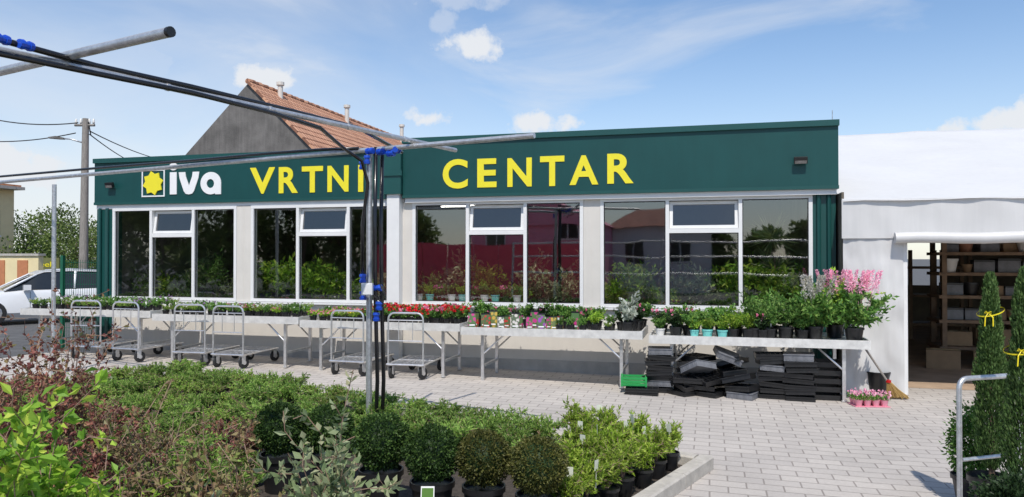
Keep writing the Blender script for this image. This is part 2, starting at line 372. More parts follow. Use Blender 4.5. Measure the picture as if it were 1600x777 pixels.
mb=MB(); mb.box(fx(606),fx(634)-.002,YF-.20,YF-.052,2.72,3.43); mb.box(fx(604),fx(636),YF-.22,YF-.2,3.0,3.08); bp('fascia_joint_box',mb,M['greentrim'],parent=fl)
for gi,(a,b,m1,m2) in enumerate(groups):
    xa,xb,x1,x2=fx(a),fx(b),fx(m1),fx(m2); e=.003; y0,y1=YF-.03,YF+.06; t=.05; zt=2.12
    f=MB(); f.box(xa+e,xb-e,y0,y1,wt-t,wt-e); f.box(xa+e,xb-e,y0,y1,wb+e,wb+t)
    for x in (xa+t/2+e,x1,x2,xb-t/2-e): f.box(x-t/2,x+t/2,y0+.002,y1-.002,wb+t,wt-t)
    f.box(x1+t/2,x2-t/2,y0+.004,y1-.004,zt-.03,zt+.03)
    fo=bp('window',f,M['white'])
    for (p,q,z0,z1) in ((xa+t,x1-t/2,wb+t,wt-t),(x1+t/2,x2-t/2,wb+t,zt-.03),(x2+t/2,xb-t,wb+t,wt-t)):
        gl=MB(); gl.add([(p,YF+.015,z0),(q,YF+.015,z0),(q,YF+.015,z1),(p,YF+.015,z1)],[(0,1,2,3)]); bp('pane',gl,M['glass'],parent=fo)
        gk=MB(); 
        for (c0,c1,c2,c3) in ((p,q,z0,z0+.012),(p,q,z1-.012,z1)): gk.box(c0,c1,YF+.0,YF+.01,c2,c3)
        gk.box(p,p+.012,YF,YF+.01,z0+.012,z1-.012); gk.box(q-.012,q,YF,YF+.01,z0+.012,z1-.012); bp('gasket',gk,M['black'],parent=fo)
    p,q,z0,z1=x1+t/2+.004,x2-t/2-.004,zt+.034,wt-t-.004
    TM=Matrix.Translation((0,YF-.01,z0))@Matrix.Rotation(R(-9),4,'X'); hh=z1-z0
    v=MB(); s_=.045
    v.box(p,q,0,.05,0,s_,TM); v.box(p,q,0,.05,hh-s_,hh,TM); v.box(p,p+s_,.002,.048,s_,hh-s_,TM); v.box(q-s_,q,.002,.048,s_,hh-s_,TM)
    bp('vent_sash',v,M['white'],parent=fo)
    v=MB(); v.add([TM@Vector(c) for c in ((p+s_,.02,s_),(q-s_,.02,s_),(q-s_,.02,hh-s_),(p+s_,.02,hh-s_))],[(0,1,2,3)]); bp('vent_pane',v,M['ventglass'],parent=fo)
# letters
def textmesh(ch,off):
    cu=bpy.data.curves.new('t','FONT'); cu.body=ch; cu.size=1; cu.offset=off; cu.extrude=.02; cu.resolution_u=6
    o=bpy.data.objects.new('t',cu); C.objects.link(o); bpy.context.view_layer.update()
    me=bpy.data.meshes.new_from_object(o.evaluated_get(bpy.context.evaluated_depsgraph_get())); bpy.data.objects.remove(o); return me
def fitmesh(me,co,pxl,pxr,pt,pb,y,dep):
    x0=min(c[0] for c in co); x1=max(c[0] for c in co); y0=min(c[1] for c in co); y1=max(c[1] for c in co)
    A=hitY(pxl,(pt+pb)/2,y); B=hitY(pxr,(pt+pb)/2,y); cx=(pxl+pxr)/2
    zt=hitY(cx,pt,y).z; zb=hitY(cx,pb,y).z
    return [(A.x+(c[0]-x0)/(x1-x0)*(B.x-A.x), y-dep*(1 if c[2]>0 else 0)-.002, zb+(c[1]-y0)/(y1-y0)*(zt-zb)) for c in co]
def letter(ch,pxl,pxr,pt,pb,y,m,parent,off=.03,dep=.008,name='letter'):
    me=textmesh(ch,off); co=[tuple(v.co) for v in me.vertices]
    for v,c in zip(me.vertices,fitmesh(me,co,pxl,pxr,pt,pb,y,dep)): v.co=c
    me.materials.clear(); me.materials.append(m)
    o=bpy.data.objects.new(name,me); C.objects.link(o); o.parent=parent
    return o
yl=YF-.05
for ch,a,b,t,bt in (('V',391,430,262,303),('R',436,466,261,302),('T',472,505,260,301),('N',512,545,259,300),('I',560,568,258,300)):
    letter(ch,a,b,t,bt,yl,M['yellow'],fl,off=.027)
for ch,a,b,t,bt in (('C',692,731,249,295),('E',746,776,248,293),('N',793,831,247,292),('T',844,882,244,291),('A',890,935,243,289),('R',949,990,240,287)):
    letter(ch,a,b,t,bt,YFR,M['yellow'],fr,off=.028)
def outline(loops,pxl,pxr,pt,pb,bb):
    A=hitY(pxl,(pt+pb)/2,yl); B=hitY(pxr,(pt+pb)/2,yl); cx=(pxl+pxr)/2; zt=hitY(cx,pt,yl).z; zb=hitY(cx,pb,yl).z
    f=lambda p,y:(A.x+(p[0]-bb[0])/(bb[2]-bb[0])*(B.x-A.x),y,zb+(p[1]-bb[1])/(bb[3]-bb[1])*(zt-zb))
    mb=MB()
    for kind,lp in loops:
        if kind=='ring':
            o_,i_=lp; k=len(o_)
            vs=[f(p,yl-.014) for p in o_]+[f(p,yl-.014) for p in i_]+[f(p,yl-.002) for p in o_]+[f(p,yl-.002) for p in i_]
            fs=[]
            for j in range(k):
                j2=(j+1)%k; fs+=[(j,j2,k+j2,k+j),(j,j2,2*k+j2,2*k+j),(k+j,k+j2,3*k+j2,3*k+j)]
            mb.add(vs,fs)
        else:
            k=len(lp); vs=[f(p,yl-.0145) for p in lp]+[f(p,yl-.002) for p in lp]
            mb.add(vs,[tuple(range(k))]+[(j,(j+1)%k,k+(j+1)%k,k+j) for j in range(k)])
    return bp('letter',mb,M['lwhite'],parent=fl)
cir=lambda cx,cy,rx,ry,k=28:[(cx+rx*math.cos(2*math.pi*j/k),cy+ry*math.sin(2*math.pi*j/k)) for j in range(k)]
outline([('poly',[(0,0),(1,0),(1,3.0),(0,3.0)]),('poly',cir(.5,3.75,.62,.5,20))],265,278,255,304,(-.12,0,1.12,4.25))
outline([('poly',[(0,3),(.12,2.2),(.75,.45),(1.05,.08),(1.5,0),(1.95,.08),(2.25,.45),(2.88,2.2),(3,3),(2.05,3),(1.97,2.4),(1.5,1.15),(1.03,2.4),(.95,3)])],280,312,269,304,(0,0,3,3))
o_=cir(1.5,1.5,1.5,1.5); i_=cir(1.45,1.45,.55,.6); outline([('ring',(o_,i_)),('poly',[(2.15,0),(3.0,0),(3.0,1.6),(2.15,1.3)])],314,346,269,304,(0,0,3,3))
A=hitY(222,305,yl); B=hitY(258,268,yl); cx=(A.x+B.x)/2; cz=(A.z+B.z)/2; hs=(B.x-A.x)/2
mb=MB(); tt=.022
mb.box(cx-hs,cx+hs,yl-.012,yl-.002,cz+hs-tt,cz+hs); mb.box(cx-hs,cx+hs,yl-.012,yl-.002,cz-hs,cz-hs+tt)
mb.box(cx-hs,cx-hs+tt,yl-.012,yl-.002,cz-hs+tt,cz+hs-tt); mb.box(cx+hs-tt,cx+hs,yl-.012,yl-.002,cz-hs+tt,cz+hs-tt)
bp('emblem_outline',mb,M['lwhite'],parent=fl)
mb=MB(); pts=[]; 
for k in range(16):
    w_=2*math.pi*k/16+.2; rr=hs*(.90 if k%2==0 else .68); pts.append((cx+rr*math.cos(w_),cz+rr*math.sin(w_)))
vs=[(x,yl-.02,z) for x,z in pts]+[(x,yl-.002,z) for x,z in pts]+[(cx,yl-.02,cz)]
fs=[(k,(k+1)%16,32) for k in range(16)]+[(k,(k+1)%16,16+(k+1)%16,16+k) for k in range(16)]
mb.add(vs,fs); bp('emblem_flower',mb,M['yellow'],parent=fl)
for px,py,yy,wd,lab in ((1250,249,YFR,.17,'small black floodlight at the right end of the green fascia'),(176,288,yl,.15,'small black floodlight at the left end of the green fascia')):
    p=hitY(px,py,yy); r_=root('floodlight',lab,'light',(p.x,yy,p.z))
    TT=Matrix.Rotation(R(18),4,'X')
    b=MB(); b.box(-wd/2,wd/2,-.10,-.05,-.045,.045,TT); b.build('housing',M['black'],r_)
    b=MB(); b.box(-wd/2+.012,wd/2-.012,-.104,-.1,-.04,.0,TT); b.build('lens',M['plaster'],r_)
    b=MB(); b.box(-.03,.03,-.05,-.001,-.015,.015); b.build('bracket',M['black'],r_)
mb=MB(); mb.tube([(XR-.02,YF+.1,3.5),(XR-.02,YF+.1,3.75)],.006,6); bp('lightning_rod',mb,M['galv'])
for px,py,yy in ((715,321,12.2),(1187,310,12.2)):
    p=hitY(px,py,yy); r_=root('tube_lamp','lit ceiling tube lamp behind the %s window'%('third' if px<900 else 'rightmost'),'lamp',tuple(p))
    b=MB(); b.box(-.32,.32,-.03,.03,0,.04); b.build('housing',M['white'],r_)
    b=MB(); b.tube([(-.3,0,-.014),(.3,0,-.014)],.012,8); b.build('tube',M['tube'],r_)
# ---------------------------------------------------------------- marquee
YT=10.42; TX0=XR+.03; DX=fx(1412,YT); ez=2.47
tr=root('marquee','white fabric marquee beside the green shop with rolled up door','marquee',(6,YT,0))
def tp(name,mb,m,parent=tr,**k): return mb.build(name,m,parent,world=True,**k)
mb=MB(); nx=60; ny=24; vs=[]
for j in range(ny+1):
    t=j/ny; y=YT-.06+(17.5-YT)*t; 
    for i in range(nx+1):
        x=TX0+(16-TX0)*i/nx; bay=abs(math.sin((x-TX0)*math.pi/2.6))
        z=ez+(4.42-ez)*t - .06*bay*math.sin(math.pi*min(1,t*1.0)) -.025*bay*t +.02*noise.noise(Vector((x*2,y*1.2,0)))
        vs.append((x,y,z))
for j in range(1,4):
    for i in range(nx+1):
        x=TX0+(16-TX0)*i/nx; vs.append((x,17.5+7*j/3,4.38-1.95*j/3))
ny2=ny+3
mb.add(vs,[(j*(nx+1)+i,j*(nx+1)+i+1,(j+1)*(nx+1)+i+1,(j+1)*(nx+1)+i) for j in range(ny2) for i in range(nx)])
tp('roof',mb,M['pvcroof'],smooth=True)
def sheet(x0,x1,z0,z1,y,amp,nx,nz,seed=0,sc=3):
    b=MB(); vs=[]
    for j in range(nz+1):
        for i in range(nx+1):
            x=x0+(x1-x0)*i/nx; z=z0+(z1-z0)*j/nz
            vs.append((x,y-amp*(noise.noise(Vector((x*sc,z*.5*sc+seed,seed)))+.4*noise.noise(Vector((x*sc*3,z*sc*1.2,seed)))),z))
    b.add(vs,[(j*(nx+1)+i,j*(nx+1)+i+1,(j+1)*(nx+1)+i+1,(j+1)*(nx+1)+i) for j in range(nz) for i in range(nx)]); return b
tp('wall_panel',sheet(TX0,DX,-.02,2.02,YT,.03,30,40,2,4),M['pvc'],smooth=True)
dtop=1.97
tp('valance',sheet(TX0-.02,16,1.99,ez+.02,YT-.03,.03,160,14,5,2.2),M['pvc'],smooth=True)
mb=MB(); mb.box(DX-.02,DX+.05,YT+.03,YT+.1,0,2.1); tp('door_jamb',mb,M['white'])
mb=MB(); pts=[(DX-.12+i*.25,YT-.09,dtop+.02+.008*math.sin(i*1.3)) for i in range(40)]; mb.tube(pts,.07,14); tp('rolled_door',mb,M['pvc'],smooth='auto')
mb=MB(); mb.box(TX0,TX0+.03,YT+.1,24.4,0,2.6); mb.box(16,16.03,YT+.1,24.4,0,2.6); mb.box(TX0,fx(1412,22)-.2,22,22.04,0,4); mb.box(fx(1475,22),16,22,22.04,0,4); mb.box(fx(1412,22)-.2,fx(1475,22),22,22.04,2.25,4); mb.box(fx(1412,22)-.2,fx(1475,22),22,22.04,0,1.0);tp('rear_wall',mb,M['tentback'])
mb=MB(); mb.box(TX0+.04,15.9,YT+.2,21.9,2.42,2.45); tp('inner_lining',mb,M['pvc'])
for x in (DX+.15+3,DX+5.5,DX-.25):
    mb=MB(); mb.tube([(x,YT+.15,0),(x,YT+.15,ez-.1)],.045,8); tp('frame_post',mb,M['galv'],smooth='auto')
g=MB(); g.add([(TX0,11.0,.006),(16,11.0,.006),(16,24,.006),(TX0,24,.006)],[(0,1,2,3)])
tag(g.build('marquee_floor',mat('sandy_floor',(.40,.29,.20),.9,var=.2,ns=3,bump=.3)),kind='structure')
def rack(x0,x1,y,dp,levels,lab,top):
    r_=root('shelf_rack',lab,'shelf',((x0+x1)/2,y,0))
    for xx in (x0,(x0+x1)/2,x1-.08):
        for yy in (y,y+dp-.07):
            b=MB(); b.box(xx,xx+.07,yy,yy+.07,0,top); b.build('post',M['shelf'],r_,world=True)
    for z in levels:
        b=MB(); b.box(x0-.05,x1+.05,y-.02,y+dp,z,z+.05); b.build('shelf',M['shelf'],r_,world=True)
lv=(.25,.68,1.08,1.45,1.78,2.08)
x0=fx(1472,13.5)
rack(x0,x0+3.2,13.5,.7,lv,'dark wooden shelf rack of pots just inside the open marquee door',2.35)
rack(fx(1420,17.5),fx(1520,17.5),17.5,.6,(.3,.9,1.5),'wooden shelf rack far back inside the marquee',1.9)
potp=[]
for i,mm in enumerate(('terrapot','brown','whitepot','black')):
    r_=root('plant_pot','','pot'); b=MB(); b.lathe([(0,0),(.09,0),(.13,.19),(.14,.19),(.14,.22),(.125,.22),(.11,.12),(0,.12)],12); b.build('pot_body',M[mm],r_,smooth='auto'); potp.append(r_)
names=['terracotta','tan','white','black']
crt=root('cardboard_box','','box'); b=MB(); b.box(-.2,.2,-.15,.15,0,.25); b.build('box_body',M['brown'],crt); b=MB(); b.box(-.202,.202,-.02,.02,.1,.252); b.build('tape',M['cream'],crt)
crg=root('goods_box','','box'); b=MB(); b.box(-.15,.15,-.13,.13,0,.2); b.build('box_body',M['greytray'],crg); b=MB(); b.box(-.152,.152,-.132,.132,.17,.205); b.build('lid',M['black'],crg)
for li,z in enumerate(lv[1:]):
    x=x0+.14
    while x<x0+2.3:
        t=rnd()
        if t<.35: s=U(.5,.9); place(crt,(x+s*.1,13.74,z+.052),U(-.15,.15),s,'brown cardboard box on the upper shelves of the marquee rack','cardboard boxes on the marquee rack'); x+=s*.42+.02
        elif t<.55: s=U(.7,1.1); place(crg,(x+s*.05,13.72,z+.052),U(-.15,.15),s,'dark grey lidded box on the marquee rack','grey boxes on the marquee rack'); x+=s*.31+.02
        else:
            i=random.choice([0,1,1,2,3,3,3,3]); s=U(.5,1.15); place(potp[i],(x,13.7+U(-.1,.05),z+.052),U(0,6),s,names[i]+' empty plant pot on the marquee shelf rack','%s pots on the marquee rack'%names[i]); x+=s*.27+U(.0,.04)
for k in range(4): place(crt,(x0+.3+k*.5,13.8,lv[0]+.052),U(-.1,.1),U(.9,1.2),'brown cardboard box on the lowest shelf of the marquee rack','boxes on the lowest marquee shelf')
for k in range(3): place(crt,(x0-.1+U(-.05,.05)+k*.6,13.1,.008),U(-.3,.3),U(.9,1.2),'brown cardboard box on the floor in front of the marquee rack','boxes on the marquee floor')
# ---------------------------------------------------------------- plants generators
def rv(): 
    while 1:
        v=Vector((U(-1,1),U(-1,1),U(-1,1)))
        if .05<v.length<1: return v.normalized()
def potmesh(r=.1,h=.17,n=14):
    b=MB(); b.lathe([(0,.002),(r*.75,.002),(r*.96,h*.86),(r*1.05,h*.86),(r*1.05,h),(r*.97,h),(r*.95,h*.9),(0,h*.9)],n); return b
def ball(mb,c,rad,n,Ln,Wd,bump=.12,seed=0,inner=.75):
    for _ in range(n):
        d=rv(); k=1+bump*noise.noise(d*3+Vector((seed,0,0)))*2; t=U(inner,1)
        p=Vector((c[0]+d.x*rad[0]*k*t,c[1]+d.y*rad[1]*k*t,c[2]+d.z*rad[2]*k*t))
        mb.leaf(p,d+rv()*.9,Ln*U(.7,1.3),Wd*U(.7,1.3))
def bush(ms,ml,n,Hh,sp,Ln,Wd,per,z0=0,t0=.3,droop=.3,rs=.004,sub=3,along=.6,jit=.06,lean=0):
    for i in range(n):
        a=2*math.pi*(i+rnd())/n; til=sp*U(.15,1)*1.0; h=z0+(Hh-z0)*U(.55,1.08)
        pts=[]; K=7
        for k in range(K):
            t=k/(K-1); rr=til*(t**1.25)
            pts.append(Vector((math.cos(a)*rr,math.sin(a)*rr,z0+(h-z0)*(t-droop*.35*t*t*til/max(sp,.01))))+rv()*jit*t*.6)
        ms.tube(pts,rs,4,rs=[rs*(1-.7*k/(K-1)) for k in range(K)],cap=False)
        br=[pts[2:]]
        for s_ in range(sub):
            k=random.randint(2,K-2); q=pts[k]; dd=(pts[k+1]-pts[k]).normalized()+rv()*.9; dd.z=abs(dd.z)*.7; ln=h*U(.15,.32)
            bb=[q+dd*ln*j/4+rv()*jit*.2*j for j in range(5)]; ms.tube(bb,rs*.5,3,cap=False); br.append(bb)
        for bb in br:
            m_=per if bb is br[0] else int(per*.5)
            for _ in range(m_):
                u=U(0,1)*(len(bb)-1.001); k=int(u); q=bb[k].lerp(bb[k+1],u-k); dd=(bb[k+1]-bb[k]).normalized()
                ml.leaf(q,dd*along+rv()*(1.2-along*.6),Ln*U(.6,1.25),Wd*U(.7,1.2))
def mkplant(name,cat,pot=None,potr=.1,poth=.17,stem='twig',leaf='mid',**kw):
    r_=root(name,'',cat)
    if pot: potmesh(potr,poth).build('pot',M[pot],r_,smooth='auto')
    s=MB(); l=MB(); bush(s,l,z0=poth*.85 if pot else 0,**kw)
    s.build('stems',M[stem],r_); l.build('foliage',L_[leaf],r_); return r_
def tagstake(r_,z=.25,x=0,y=0,wd=.035,ht=.05,m='tagm'):
    b=MB(); T=Matrix.Translation((x,y,z))@Matrix.Rotation(U(-.5,.5)+YAW,4,'Z')@Matrix.Rotation(U(-.25,.25),4,'X')
    b.box(-wd/2,wd/2,-.001,.001,0,ht,T); b.box(-.004,.004,-.001,.001,-.12,-.0,T); b.build('plant_tag',M[m],r_)
P={}
for i in range(3):
    P['jun%d'%i]=mkplant('juniper_shrub','shrub','black',.09,.10,leaf='jun',n=22,Hh=.26,sp=.27,Ln=.045,Wd=.011,per=36,droop=.6,sub=3,along=1.1,t0=.1,jit=.04)
    P['low%d'%i]=mkplant('low_shrub','shrub','black',.09,.11,leaf='low',n=22,Hh=.23,sp=.17,Ln=.026,Wd=.014,per=34,droop=.3,sub=3,along=.7,jit=.04)
    r_=P['bri%d'%i]=mkplant('dwarf_conifer','conifer','black',.085,.15,leaf='bright',n=20,Hh=.38,sp=.12,Ln=.045,Wd=.011,per=34,droop=.2,sub=3,along=1.0,jit=.04)
    if i!=2: tagstake(r_,.34,U(-.05,.05),-.08,.045,.07,'fadetag')
    if i<2: P['red%d'%i]=mkplant('barberry_shrub','shrub','black',.09,.12,leaf='redbrown',n=20,Hh=.30,sp=.19,Ln=.022,Wd=.014,per=26,sub=3)
def placebed():
    a=.2
    while a<7:
        b=.24
        while b<5.2:
            q=bedp(a+U(-.04,.04),b+U(-.04,.04),.03); px,py,D=proj((q.x,q.y,.3))
            b+=.37
            if D<2.9 or px<-60: continue
            if px>868: continue
            elif px>545:
                if D<5.75: continue
                k='jun' if (rnd()<.85) else 'low'
                place(P[k+str(random.randrange(3))],q,U(0,6.3),U(.9,1.1),'feathery green juniper in the rows behind the clipped box balls' if k=='jun' else 'small leafy shrub among the junipers behind the box balls','junipers behind the box balls' if k=='jun' else 'leafy shrubs among the junipers')
            elif D>6.2:
                k='low' if rnd()<.75 else 'jun'
                place(P[k+str(random.randrange(3))],q,U(0,6.3),U(.85,1.1),'low light green shrub in the far rows of the bed' if k=='low' else 'feathery juniper in the far left rows of the bed','low shrubs in the far rows' if k=='low' else 'junipers in the far left rows')
            elif D>4.2 and not (400<px<545 and D<5.75):
                t=rnd(); k='red' if t<.22 else ('jun' if t<.6 else 'low')
                place(P[k+str(random.randrange(2))],q,U(0,6.3),U(1.0,1.2),{'red':'small red-leaved barberry in the middle rows of the bed','jun':'feathery juniper in the middle left rows of the bed','low':'low green shrub in the middle left rows of the bed'}[k],{'red':'barberries in the middle rows','jun':'junipers in the middle left rows','low':'low shrubs in the middle left rows'}[k])
        a+=.37
    a=.14
    while a<2.2:
        b=.18
        while b<2.6:
            q=bedp(a+U(-.015,.015),b+U(-.015,.015),.03); px,py,D=proj((q.x,q.y,.3)); b+=.275
            if px<885 or D<4.1: continue
            i=random.randrange(3)
            place(P['bri%d'%i],q,U(0,6.3),U(.88,1.06),'bright yellow-green dwarf conifer in black pot with pale tag, by the kerb corner' if i!=2 else 'bright yellow-green dwarf conifer in black pot without tag, by the kerb corner','tagged dwarf conifers by the kerb' if i!=2 else 'untagged dwarf conifers by the kerb')
        a+=.275
placebed()
def boxball(rad,n,leaf,seed):
    r_=root('box_ball','','shrub'); potmesh(.135,.25,18).build('pot',M['black'],r_,smooth='auto')
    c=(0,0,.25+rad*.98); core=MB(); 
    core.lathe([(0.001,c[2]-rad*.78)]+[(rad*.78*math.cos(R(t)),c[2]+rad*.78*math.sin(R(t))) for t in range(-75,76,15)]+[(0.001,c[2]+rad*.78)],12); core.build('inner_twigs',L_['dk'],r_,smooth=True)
    l=MB(); ball(l,c,(rad,rad,rad*.97),n,.020,.012,.07,seed,.82); l.build('foliage',L_[leaf],r_); return r_
B=[boxball(.172,5000,'box',1),boxball(.172,5000,'box',5),boxball(.178,5000,'boxolive',9)]
for bi,px,D,sc,lab in ((0,596,4.95,1.06,'dark clipped box ball in black pot beside the steel post'),(1,676,4.75,1.02,'dark clipped box ball second from the steel post'),(2,756,4.7,.98,'olive clipped box ball third from the steel post'),(2,840,4.55,.98,'olive clipped box ball rightmost of the front row, by the dwarf conifers'),
    (1,440,5.3,1.05,'dark clipped box ball left of the steel post, behind the silvery shrub'),(0,515,5.4,1.0,'dark clipped box ball just left of the steel post')):
    q=gpos(px,D); q.z+=.03; place(B[bi],q,U(0,6),sc,lab)
tg=root('price_card','small white price card standing among the box balls','card',tuple(gpos(668,4.4)+Vector((0,0,.24))),YAW)
b=MB(); b.box(-.04,.04,0,.003,0,.11,Matrix.Rotation(R(-15),4,'X')); b.build('card',M['tagm'],tg); b=MB(); b.box(-.034,.034,-.002,-.0005,.045,.1,Matrix.Rotation(R(-15),4,'X')); b.build('picture',L_['mid'],tg); b=MB(); b.box(-.004,.004,.001,.003,-.2,0); b.build('stake',M['tagm'],tg)
def tall(px,D,lab,leaf,name='tall_shrub',**kw):
    q=gpos(px,D); r_=root(name,lab,'shrub',tuple(q),U(0,6)); 
    potmesh(.15,.24).build('pot',M['black'],r_,smooth='auto')
    s=MB(); l=MB(); kw.setdefault('z0',.2); kw.setdefault('rs',.0045); bush(s,l,**kw); s.build('stems',M['twig'],r_); l.build('foliage',L_[leaf],r_); return r_
tall(20,4.6,'tall red-brown shrub with loose twigs at the left edge','redbrown',n=20,Hh=1.36,sp=.46,Ln=.036,Wd=.024,per=36,sub=4,jit=.1)
tall(115,5.2,'tall red-brown twiggy shrub right of the leftmost one','redbrown',n=16,Hh=1.2,sp=.36,Ln=.032,Wd=.02,per=32,sub=4,jit=.1)
tall(-60,3.9,'red-brown shrub cut by the left picture edge','redbrown',n=16,Hh=1.32,sp=.5,Ln=.036,Wd=.024,per=34,sub=4,jit=.1)
tall(165,4.3,'brownish arching shrub in front of the red-brown ones','redbrown',n=16,Hh=.86,sp=.38,Ln=.03,Wd=.02,per=38,sub=4,jit=.1)
tall(240,3.5,'brown bare-twigged shrub left of centre foreground','brown',n=16,Hh=.93,sp=.32,Ln=.03,Wd=.019,per=38,sub=4,jit=.1)
tall(352,3.4,'brown leafy shrub beside the silvery one','brown',n=14,Hh=.95,sp=.26,Ln=.036,Wd=.02,per=36,sub=4,jit=.09)
tall(300,4.6,'green and brown shrub behind the brown foreground shrubs','jun',n=18,Hh=.58,sp=.34,Ln=.04,Wd=.013,per=40,sub=4,jit=.08)
tall(510,3.1,'silvery green shrub with oval leaves in the foreground','elae',n=15,Hh=1.02,sp=.22,Ln=.05,Wd=.027,per=34,sub=3,jit=.06)
tall(435,2.7,'silvery green shrub with oval leaves at the bottom edge','elae',n=13,Hh=.84,sp=.22,Ln=.05,Wd=.027,per=34,sub=3,jit=.06)
tall(60,2.75,'bright green broad-leaved shrub in the bottom left corner','fresh',n=17,Hh=1.13,sp=.22,Ln=.06,Wd=.032,per=40,sub=3,jit=.05)
tall(-20,3.0,'fresh green broad-leaved shrub at the bottom left edge','fresh',n=15,Hh=1.02,sp=.28,Ln=.06,Wd=.032,per=38,sub=3,jit=.05)
tall(150,2.8,'yellow-green shrub beside the bright green one','fresh',n=14,Hh=.90,sp=.2,Ln=.032,Wd=.018,per=42,sub=3,jit=.06)
# ---------------------------------------------------------------- irrigation frame
zb=2.76; pp=gpos(577,7.0); p2=hitZ(85,285,zb)
ir=root('irrigation_frame','galvanised pipe frame with black water pipes and blue fittings above the planting bed','pipe frame',tuple(pp))
def ip(name,mb,m,smooth='auto',parent=ir): return mb.build(name,m,parent,world=True,smooth=smooth)
for q in (pp,p2): ip('post',MB().tube([(q.x,q.y,gz(q.x)),(q.x,q.y,zb-.03)],.028,12),M['galv'])
def hz_(pts): return [hitZ(*p) for p in pts]
ip('beam',MB().tube(hz_([(-150,298,zb),(835,212,zb)]),.023,10),M['galv'])
ip('beam',MB().tube(hz_([(-150,46,zb+.055),(712,235,zb+.055)]),.021,10),M['galv'])
ip('beam',MB().tube(hz_([(-200,159,zb+.11),(266,50,zb+.11)]),.026,12),M['galv'])
e=hitZ(266,50,zb+.11); d=(e-hitZ(0,112,zb+.11)).normalized()
ip('end_cap',MB().tube([e-d*.015,e+d*.008],.027,12),M['black'])
ip('water_pipe',MB().tube(hz_([(-150,22,zb+.09),(0,62,zb+.09),(150,103,zb+.09),(300,136,zb+.09),(450,172,zb+.09),(560,200,zb+.09),(628,238,zb+.03)]),.017,10),M['hose'],True)
q=hz_([(-150,50,zb+.02),(0,84,zb+.02),(150,115,zb+.02),(300,145,zb+.02),(430,178,zb+.02),(500,200,zb+.0)])
q+=[Vector((pp.x-.10,pp.y-.35,zb-.02)),Vector((pp.x-.02,pp.y-.12,zb-.12)),Vector((pp.x+.01,pp.y-.055,zb-.32)),Vector((pp.x-.045,pp.y-.05,zb-.7)),Vector((pp.x-.048,pp.y-.045,1.45))]
ip('water_pipe',MB().tube(q,.016,10),M['hose'],True)
for dx,dy,top in ((.075,-.02,zb+.02),(.115,.03,zb-.05)):
    ip('water_pipe',MB().tube([(pp.x+dx,pp.y+dy,.05),(pp.x+dx+.02,pp.y+dy,.6),(pp.x+dx,pp.y+dy,1.3),(pp.x+dx-.01,pp.y+dy,2.0),(pp.x+dx,pp.y+dy,top)],.019,10),M['hose'],True)
q=[hitZ(x,y-9,zb+.045) for x,y in ((-150,298),(0,285),(150,272),(300,260))]+[hitZ(420,240,zb+.05),hitZ(500,234,zb+.04),hitZ(560,232,zb+.02)]
ip('water_pipe',MB().tube(q,.015,8),M['hose'],True)
def fit(p,axis,ln=.09,r=.034):
    p=Vector(p); a=Vector(axis).normalized()
    ip('pipe_fitting',MB().tube([p-a*ln/2,p-a*ln*.2,p-a*ln*.19,p+a*ln*.19,p+a*ln*.2,p+a*ln/2],r,10,rs=[r*.9,r,r*.75,r*.75,r,r*.9]),M['blue'])
for px,py,z in ((2,61,zb+.09),(40,71,zb+.09)): fit(hitZ(px,py,z),(hitZ(60,79,z)-hitZ(0,62,z)),.075,.027)
for dx,dz,ax in ((.03,-.02,(1,-.3,0)),(.14,-.03,(1,-.3,0)),(.24,-.05,(1,-.3,0)),(.0,-.1,(0,0,1)),(.30,-.02,(0,1,0)),(-.05,-.15,(0,0,1))): fit((pp.x+dx,pp.y-.05,zb+dz),ax,.08,.032)
for px,py in ((567,435),(590,450),(588,495),(567,462),(592,478)):
    q=hitD(px,py,6.95); fit((q.x,q.y,q.z),(0,0,1) if py!=450 else (1,0,0),.08,.034)
q=hitD(574,452,6.85); b=MB(); T=Matrix.Translation(q)@Matrix.Rotation(YAW,4,'Z'); b.box(-.05,.05,-.03,.03,-.055,.055,T); b.box(-.042,.042,-.036,-.03,-.047,.047,T); ip('junction_box',b,M['white'],False)
b=MB()
for i in range(4):
    b.tube([q+Vector((.03+.01*i,0,-.05)),q+Vector((.1+.03*i,0,-.09-.02*i)),q+Vector((.18,0,-.02*i)),q+Vector((.12,0,.05))],.004,5)
ip('cable',b,M['cable'],True)
for t in (.3,.48,.66,.82):
    pa=hitZ(-150,46,zb+.055).lerp(hitZ(712,235,zb+.055),t); dd=(hitZ(712,235,zb+.055)-hitZ(-150,46,zb+.055)).normalized(); ip('pipe_clamp',MB().tube([pa-dd*.012,pa+dd*.012],.025,10),M['steel'])
